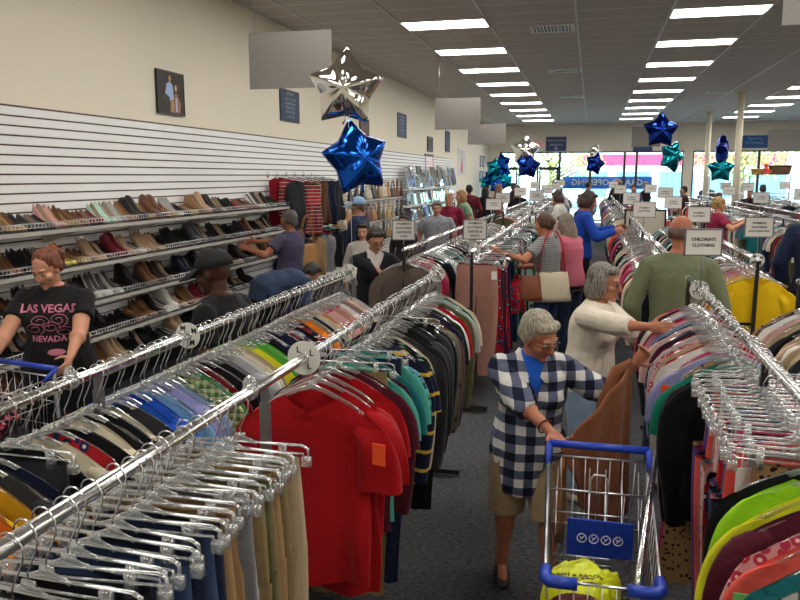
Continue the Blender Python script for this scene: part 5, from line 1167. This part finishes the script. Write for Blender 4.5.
# ================================================================ SHOPPING CARTS
def cart(loc, rz, lab, L=.86, w0=.42, w1=.33, panel=True):
    t = thing('shopping_cart', loc, rz); H0, H1, ZB = .93, .85, .52
    def rim(v, s, z=None): return Vector((s*(w0+(w1-w0)*v)/2, L*v, (H0+(H1-H0)*v) if z is None else z))
    obj('handle', MB().tube([(-w0/2, -.02, .97), (w0/2, -.02, .97)], .015, 12), ROYAL, t)
    for s in (-1, 1): obj('handle_bracket', MB().tube([(s*w0/2, -.02, .97), (s*w0/2, .02, .95), (s*(w0/2), .06, .92)], .012, 8), ROYAL, t)
    m = MB(); R4 = .0022
    zl = lambda v, q: (ZB+.0)*(1-q)+(H0+(H1-H0)*v)*q
    for s in (-1, 1):
        m.tube([rim(0, s), rim(.5, s), rim(1, s)], .0045, 6); m.tube([rim(0, s, ZB), rim(1, s, ZB+.06)], .004, 6)
        for q in (.33, .66): m.tube([Vector((rim(0, s).x*(.88+.12*q), 0, zl(0, q))), Vector((rim(1, s).x*(.88+.12*q), L, zl(1, q)))], R4, 4)
        for k in range(13):
            v = k/12; p = rim(v, s); m.tube([p, (p.x*.88, p.y, ZB+.06*v)], R4, 4)
    for v in (0, 1):
        a, b = rim(v, -1), rim(v, 1); m.tube([a, b], .0045, 6); m.tube([(a.x*.88, a.y, ZB+.06*v), (b.x*.88, b.y, ZB+.06*v)], .004, 6)
        for k in range(9): x = a.x+(b.x-a.x)*k/8; m.tube([(x, a.y, a.z), (x*.88, a.y, ZB+.06*v)], R4, 4)
        for q in (.33, .66): m.tube([(a.x, a.y, zl(v, q)), (b.x, b.y, zl(v, q))], R4, 4)
    for k in range(14): v = k/13; p = rim(v, 1); m.tube([(-p.x*.88, p.y, ZB+.06*v), (p.x*.88, p.y, ZB+.06*v)], R4, 4)
    for k in range(5): x = (-.8+.4*k)*w1/2; m.tube([(x, 0, ZB), (x, L, ZB+.06)], R4, 4)
    obj('basket', m, WIRE, t)
    st = MB()                 # folding child seat of wire with a hoop
    y1 = .22
    for k in range(6): x = (-.8+.32*k)*w0/2; st.tube([(x, .03, .90), (x, y1-.02, .66), (x, y1, .88)], .0024, 4)
    st.tube([(-w0*.42, y1, .885), (w0*.42, y1, .885)], .004, 6); st.tube([(-w0*.42, y1, .80), (w0*.42, y1, .80)], .003, 6)
    st.tube([(-.03, y1, .885), (-.03, y1, .93), (-.018, y1, .95), (.018, y1, .95), (.03, y1, .93), (.03, y1, .885)], .004, 6)
    obj('child_seat', st, WIRE, t)
    if panel:
        p = obj('seat_panel', MB().box((-.01, y1+.012, .715), (w0*.62, .006, .15), R=Matrix.Rotation(-.15, 3, 'X')), ROYAL, t, False)
        lg = MB()
        for k in range(4):
            cx = -.073+.042*k; lg.tube([(cx+.016*math.cos(a), y1+.017, .715+.016*math.sin(a)) for a in [2*PI*i/16 for i in range(17)]], .0018, 5)
            lg.tube([(cx-.008, y1+.018, .722), (cx+.006, y1+.018, .708)], .0016, 4); lg.tube([(cx+.008, y1+.018, .722), (cx-.002, y1+.018, .715)], .0016, 4)
            lg.tube([(cx+.006*math.cos(a), y1+.017, .737+.005*math.sin(a)) for a in [2*PI*i/8 for i in range(9)]], .0015, 4)
        obj('logo', lg, plain('white print', '#e6e8f0', .5), p)
    for s in (-1, 1):
        q = rim(1, s); bmp = MB().tube([(q.x-s*.09, q.y+.006, q.z), (q.x-s*.01, q.y+.006, q.z), (q.x, q.y-.01, q.z), (q.x, q.y-.06, q.z+.004)], .018, 10, up=(0, 0, 1)); obj('bumper', bmp, ROYAL, t)
        fr = MB().tube([(s*w0/2, 0, .95), (s*w0/2, -.02, .5), (s*w0*.48, .05, .2), (s*w1*.5, L*.9, .16)], .011, 8); obj('frame', fr, GREYM, t)
        for y in (.05, L*.88):
            wm = MB().tube([(s*w0*.44-.012, y, .06), (s*w0*.44+.012, y, .06)], .06, 18); wl_ = obj('wheel', wm, BLACKM, t); obj('fork', MB().box((s*w0*.44, y, .12), (.035, .02, .12)), GREYM, wl_, False)
    tag(t, lab, 'shopping cart'); return t
ct = cart((.065, 2.87, 0), PI+.012, 'wire shopping cart with blue handle and blue seat panel in the carpeted aisle', L=.80, w0=.37, w1=.32)
obj('slanted_tube', MB().tube([(-.205, .03, .965), (-.10, .76, .885), (-.095, .80, .80)], .011, 12), plain('bright steel tube', (.8, .8, .82), .2, 1.), ct)
cart((-3.02, 3.44, 0), 2.95, 'wire shopping cart with blue handle pushed by the red-haired shopper', L=.8, w0=.5, w1=.4, panel=False)
# goods in the carts
yb = MB()
yb.ell((0, 0, .09), (.125, .15, .10), None, 28, 16); yme = fuse(yb, .006, 2)
for v in yme.vertices:
    p = v.co.copy(); q = noise.noise(p*16)*.018+abs(noise.noise(p*34))*.012; v.co = p+Vector((q*.6, q*.5, q*1.2))
    if v.co.z < .012: v.co.z = .012
yme.materials.append(plain('yellow-green plastic bag', '#c9d218', .3, bump=.3, bscale=25)); yme.shade_smooth()
o = thing('plastic_bag', (.02, 2.30, .585)); link('bag_body', yme, o)
bvh = BVHTree.FromPolygons([v.co for v in yme.vertices], [p.vertices for p in yme.polygons])
def wrap(me, M, d=Vector((0, .5, -.55)).normalized()):
    me.transform(M)
    for v in me.vertices:
        h = bvh.ray_cast(v.co-d*.6, d)
        if h[0] is not None: v.co = h[0]-d*.002
    return me
o.rotation_euler = (0, 0, 0)
for s_, sz, z_ in (('GREAT VALUE', .024, .165), ('BLACK SEEDLESS', .020, .145), ('GRAPES', .024, .115)):
    link('lettering', wrap(text_mesh(s_ if 0 else {'GREAT VALUE': 'FRESH & READY', 'BLACK SEEDLESS': 'SNACK BAG', 'GRAPES': 'FAMILY SIZE'}[s_], sz, plain('brown print', '#3a2412', .6), 0, bold=.0008), Matrix.Translation((-.02, -.02, z_)) @ UP), o)
pt = MB(); pt.rings([[Vector((.075*q*math.cos(a)-.02, -.05, .075+.025*q*math.sin(a))) for a in [2*PI*i/20 for i in range(20)]] for q in (1, .75, .5, .25, .02)], True, False)
link('label_patch', wrap(pt.mesh('label_patch', plain('dark red print', '#5a1a1c', .5), False), Matrix.Identity(4)), o)
tag(o, 'yellow-green plastic bag lying in the aisle cart', 'plastic bag')
def cloth_heap(name, lab, loc, col, r=(.12, .16, .08), seed=0, cat='clothes'):
    m = MB(); m.ell((0, 0, r[2]), r, None, 24, 12); me = fuse(m, .009, 2)
    for v in me.vertices: p = v.co; v.co = p+Vector((1, 1, 1.2))*(noise.noise(p*14+Vector((seed, 0, 0)))*.025)
    me.materials.append(pal(col) if col in PAL else cloth(col, col)); me.shade_smooth(); o = link(name, me, None, loc); tag(o, lab, cat); return o
cloth_heap('folded_garment', 'pink and yellow garment under the plastic bag in the aisle cart', (-.02, 2.16, .57), 'pink floral', (.11, .10, .04), 3, 'garment')
cloth_heap('folded_garment', 'dark floral garment heaped in the cart of the red-haired shopper', (-3.05, 3.15, .60), 'black floral', (.16, .22, .13), 5, 'garment')
# brown garment held up between two hands
def sheet(top, bot, mt, name, rows=22, n=30, fold=.02, T=.01, freq=5):
    m = MB(); A = [Vector(p) for p in top]; Bm = [Vector(p) for p in bot]
    def lp(P, u): k = min(int(u*(len(P)-1)), len(P)-2); return P[k].lerp(P[k+1], u*(len(P)-1)-k)
    for i in range(rows+1):
        v = i/rows
        for j in range(n+1):
            u = j/n; p = lp(A, u).lerp(lp(Bm, u), v); ax = (lp(A, 1)-lp(A, 0)).normalized().cross(Vector((0, 0, 1))).normalized()
            m.v.append(p+ax*fold*(.3+v)*math.sin(u*PI*2*freq+v*1.3)+Vector((0, 0, .01*math.sin(u*20)*v)))
    for i in range(rows):
        for j in range(n): a = i*(n+1)+j; m.face((a, a+1, a+n+2, a+n+1))
    return m
BR = cloth('brown knit', '#7a4a30')
o = obj('held_garment', sheet([(-.085, 2.98, .93), (.03, 3.08, 1.03), (.13, 3.22, 1.13), (.20, 3.36, 1.19)], [(-.03, 2.98, .78), (.05, 3.04, .60), (.13, 3.12, .50), (.19, 3.24, .56)], BR, 'g', fold=.016, freq=3), BR)
md = o.modifiers.new('s', 'SOLIDIFY'); md.thickness = .008; tag(o, 'brown long-sleeved top held out over the cart handle', 'garment')
slv = MB(); slv.tube([(.20, 3.36, 1.19), (.14, 3.33, 1.16), (.09, 3.28, 1.04), (.075, 3.25, .97)], [.03, .035, .032, .028], 10, flat=.6); sv = obj('sleeve', slv, BR, o)
slv = MB(); slv.tube([(-.06, 3.0, .90), (-.075, 3.0, .80), (-.07, 3.0, .62), (-.075, 3.0, .52)], [.02, .042, .046, .042], 10, flat=.5); sv = obj('sleeve', slv, cloth('tan lining', '#94683c'), o)
# bags carried by people
bag('handbag', 'tan handbag on the shoulder of the purple tee shopper', (-3.16, 8.22, .93), .9, '#a8783c', .26, .30, .12, .34)
bag('tote_bag', 'cream tote bag with red straps hanging from the striped tee shopper', (-.36, 7.86, .72), .35, '#cfc4a8', .42, .31, .14, .44, scol='#c01c30')
bag('handbag', 'brown leather handbag beside the cream tote bag', (-.58, 7.75, .74), .2, '#8a4a28', .28, .26, .12, .22)
for i, (x, y, z, c) in enumerate(((-.74, 7.7, .62, 'red floral'), (-.80, 7.75, .60, 'dark red'))):
    m = shirt_mb(W=.14, L=.42, sleeve='n', T=.05, seed=40+i); me = m.mesh('held_garment', pal(c)); o = link('held_garment', me, None, (x, y, z+.52), .5); tag(o, ['red flowered', 'dark red'][i]+' garment draped over the arm of the striped tee shopper', 'garment')
# baskets and dolls on the top shelf of the far display
t = thing('display_shelf', (5.7, 24.6, 0)); obj('top_board', MB().box((0, 0, 2.02), (4.6, .5, .03)), GLASS, t, False)
for i in range(5):
    obj('post', MB().box((-2.25+1.12*i, .2, 1.0), (.04, .04, 2.0)), WHITE, t, False)
for z in (.5, 1.0, 1.5): obj('board', MB().box((0, 0, z), (4.6, .5, .02)), WHITE, t, False)
tag(t, 'tall open display shelf near the window with baskets on top', 'shelf')
def basket(x, w_, h, col, lab):
    t = thing('wicker_basket', (x, 24.6, 2.036)); mt = plain('wicker '+col, col, .7, bump=.8, bscale=60, var=.5)
    obj('bowl', MB().rings([[(math.copysign(abs(math.cos(a))**.6, math.cos(a))*w_/2*(.85+.15*v), math.copysign(abs(math.sin(a))**.6, math.sin(a))*.18*(.85+.15*v), h*v) for a in [2*PI*j/24 for j in range(24)]] for v in (0, .3, .6, 1)]), mt, t)
    obj('rim', MB().tube([(math.copysign(abs(math.cos(a))**.6, math.cos(a))*w_/2, math.copysign(abs(math.sin(a))**.6, math.sin(a))*.18, h) for a in [2*PI*j/24 for j in range(25)]], .02, 6), mt, t); tag(t, lab, 'basket', 'baskets on the tall display shelf')
basket(5.35, .62, .26, '#6b4a30', 'long brown lidded wicker basket on the tall display shelf')
basket(4.75, .34, .16, '#b98a4c', 'honey coloured basket on the tall display shelf beside the cream column')
basket(3.75, .34, .2, '#3a3434', 'dark round basket on the tall display shelf behind the cream column')
basket(6.80, .9, .22, '#7a3040', 'dark red basket at the far end of the tall display shelf')
basket(6.35, .5, .16, '#4a3a44', 'flat patterned basket beside the dark red basket')
m = MB(); m.ell((0, 0, .11), (.09, .07, .11)); m.ell((0, 0, .27), (.065, .06, .065)); 
for s in (-1, 1): m.cap((s*.06, 0, .16), (s*.15, -.03, .08), .03, .025); m.cap((s*.04, -.02, .05), (s*.07, -.14, .03), .035, .03)
t = thing('doll', (4.95, 24.5, 2.036)); me = fuse(m, .012, 3); me.materials.append(plain('doll cloth', '#d85040', .8)); link('body', me, t); tag(t, 'small red cloth doll sitting by the honey coloured basket', 'doll')

# ================================================================ where two labels came out alike, say the place instead
_by = {}
for o in bpy.context.scene.objects:
    if o.parent is None and 'label' in o and o.name in ALT: _by.setdefault(o['label'], []).append(o)
for _l, _os in _by.items():
    if len(_os) > 1:
        for o in _os: o['label'] = ALT[o.name]
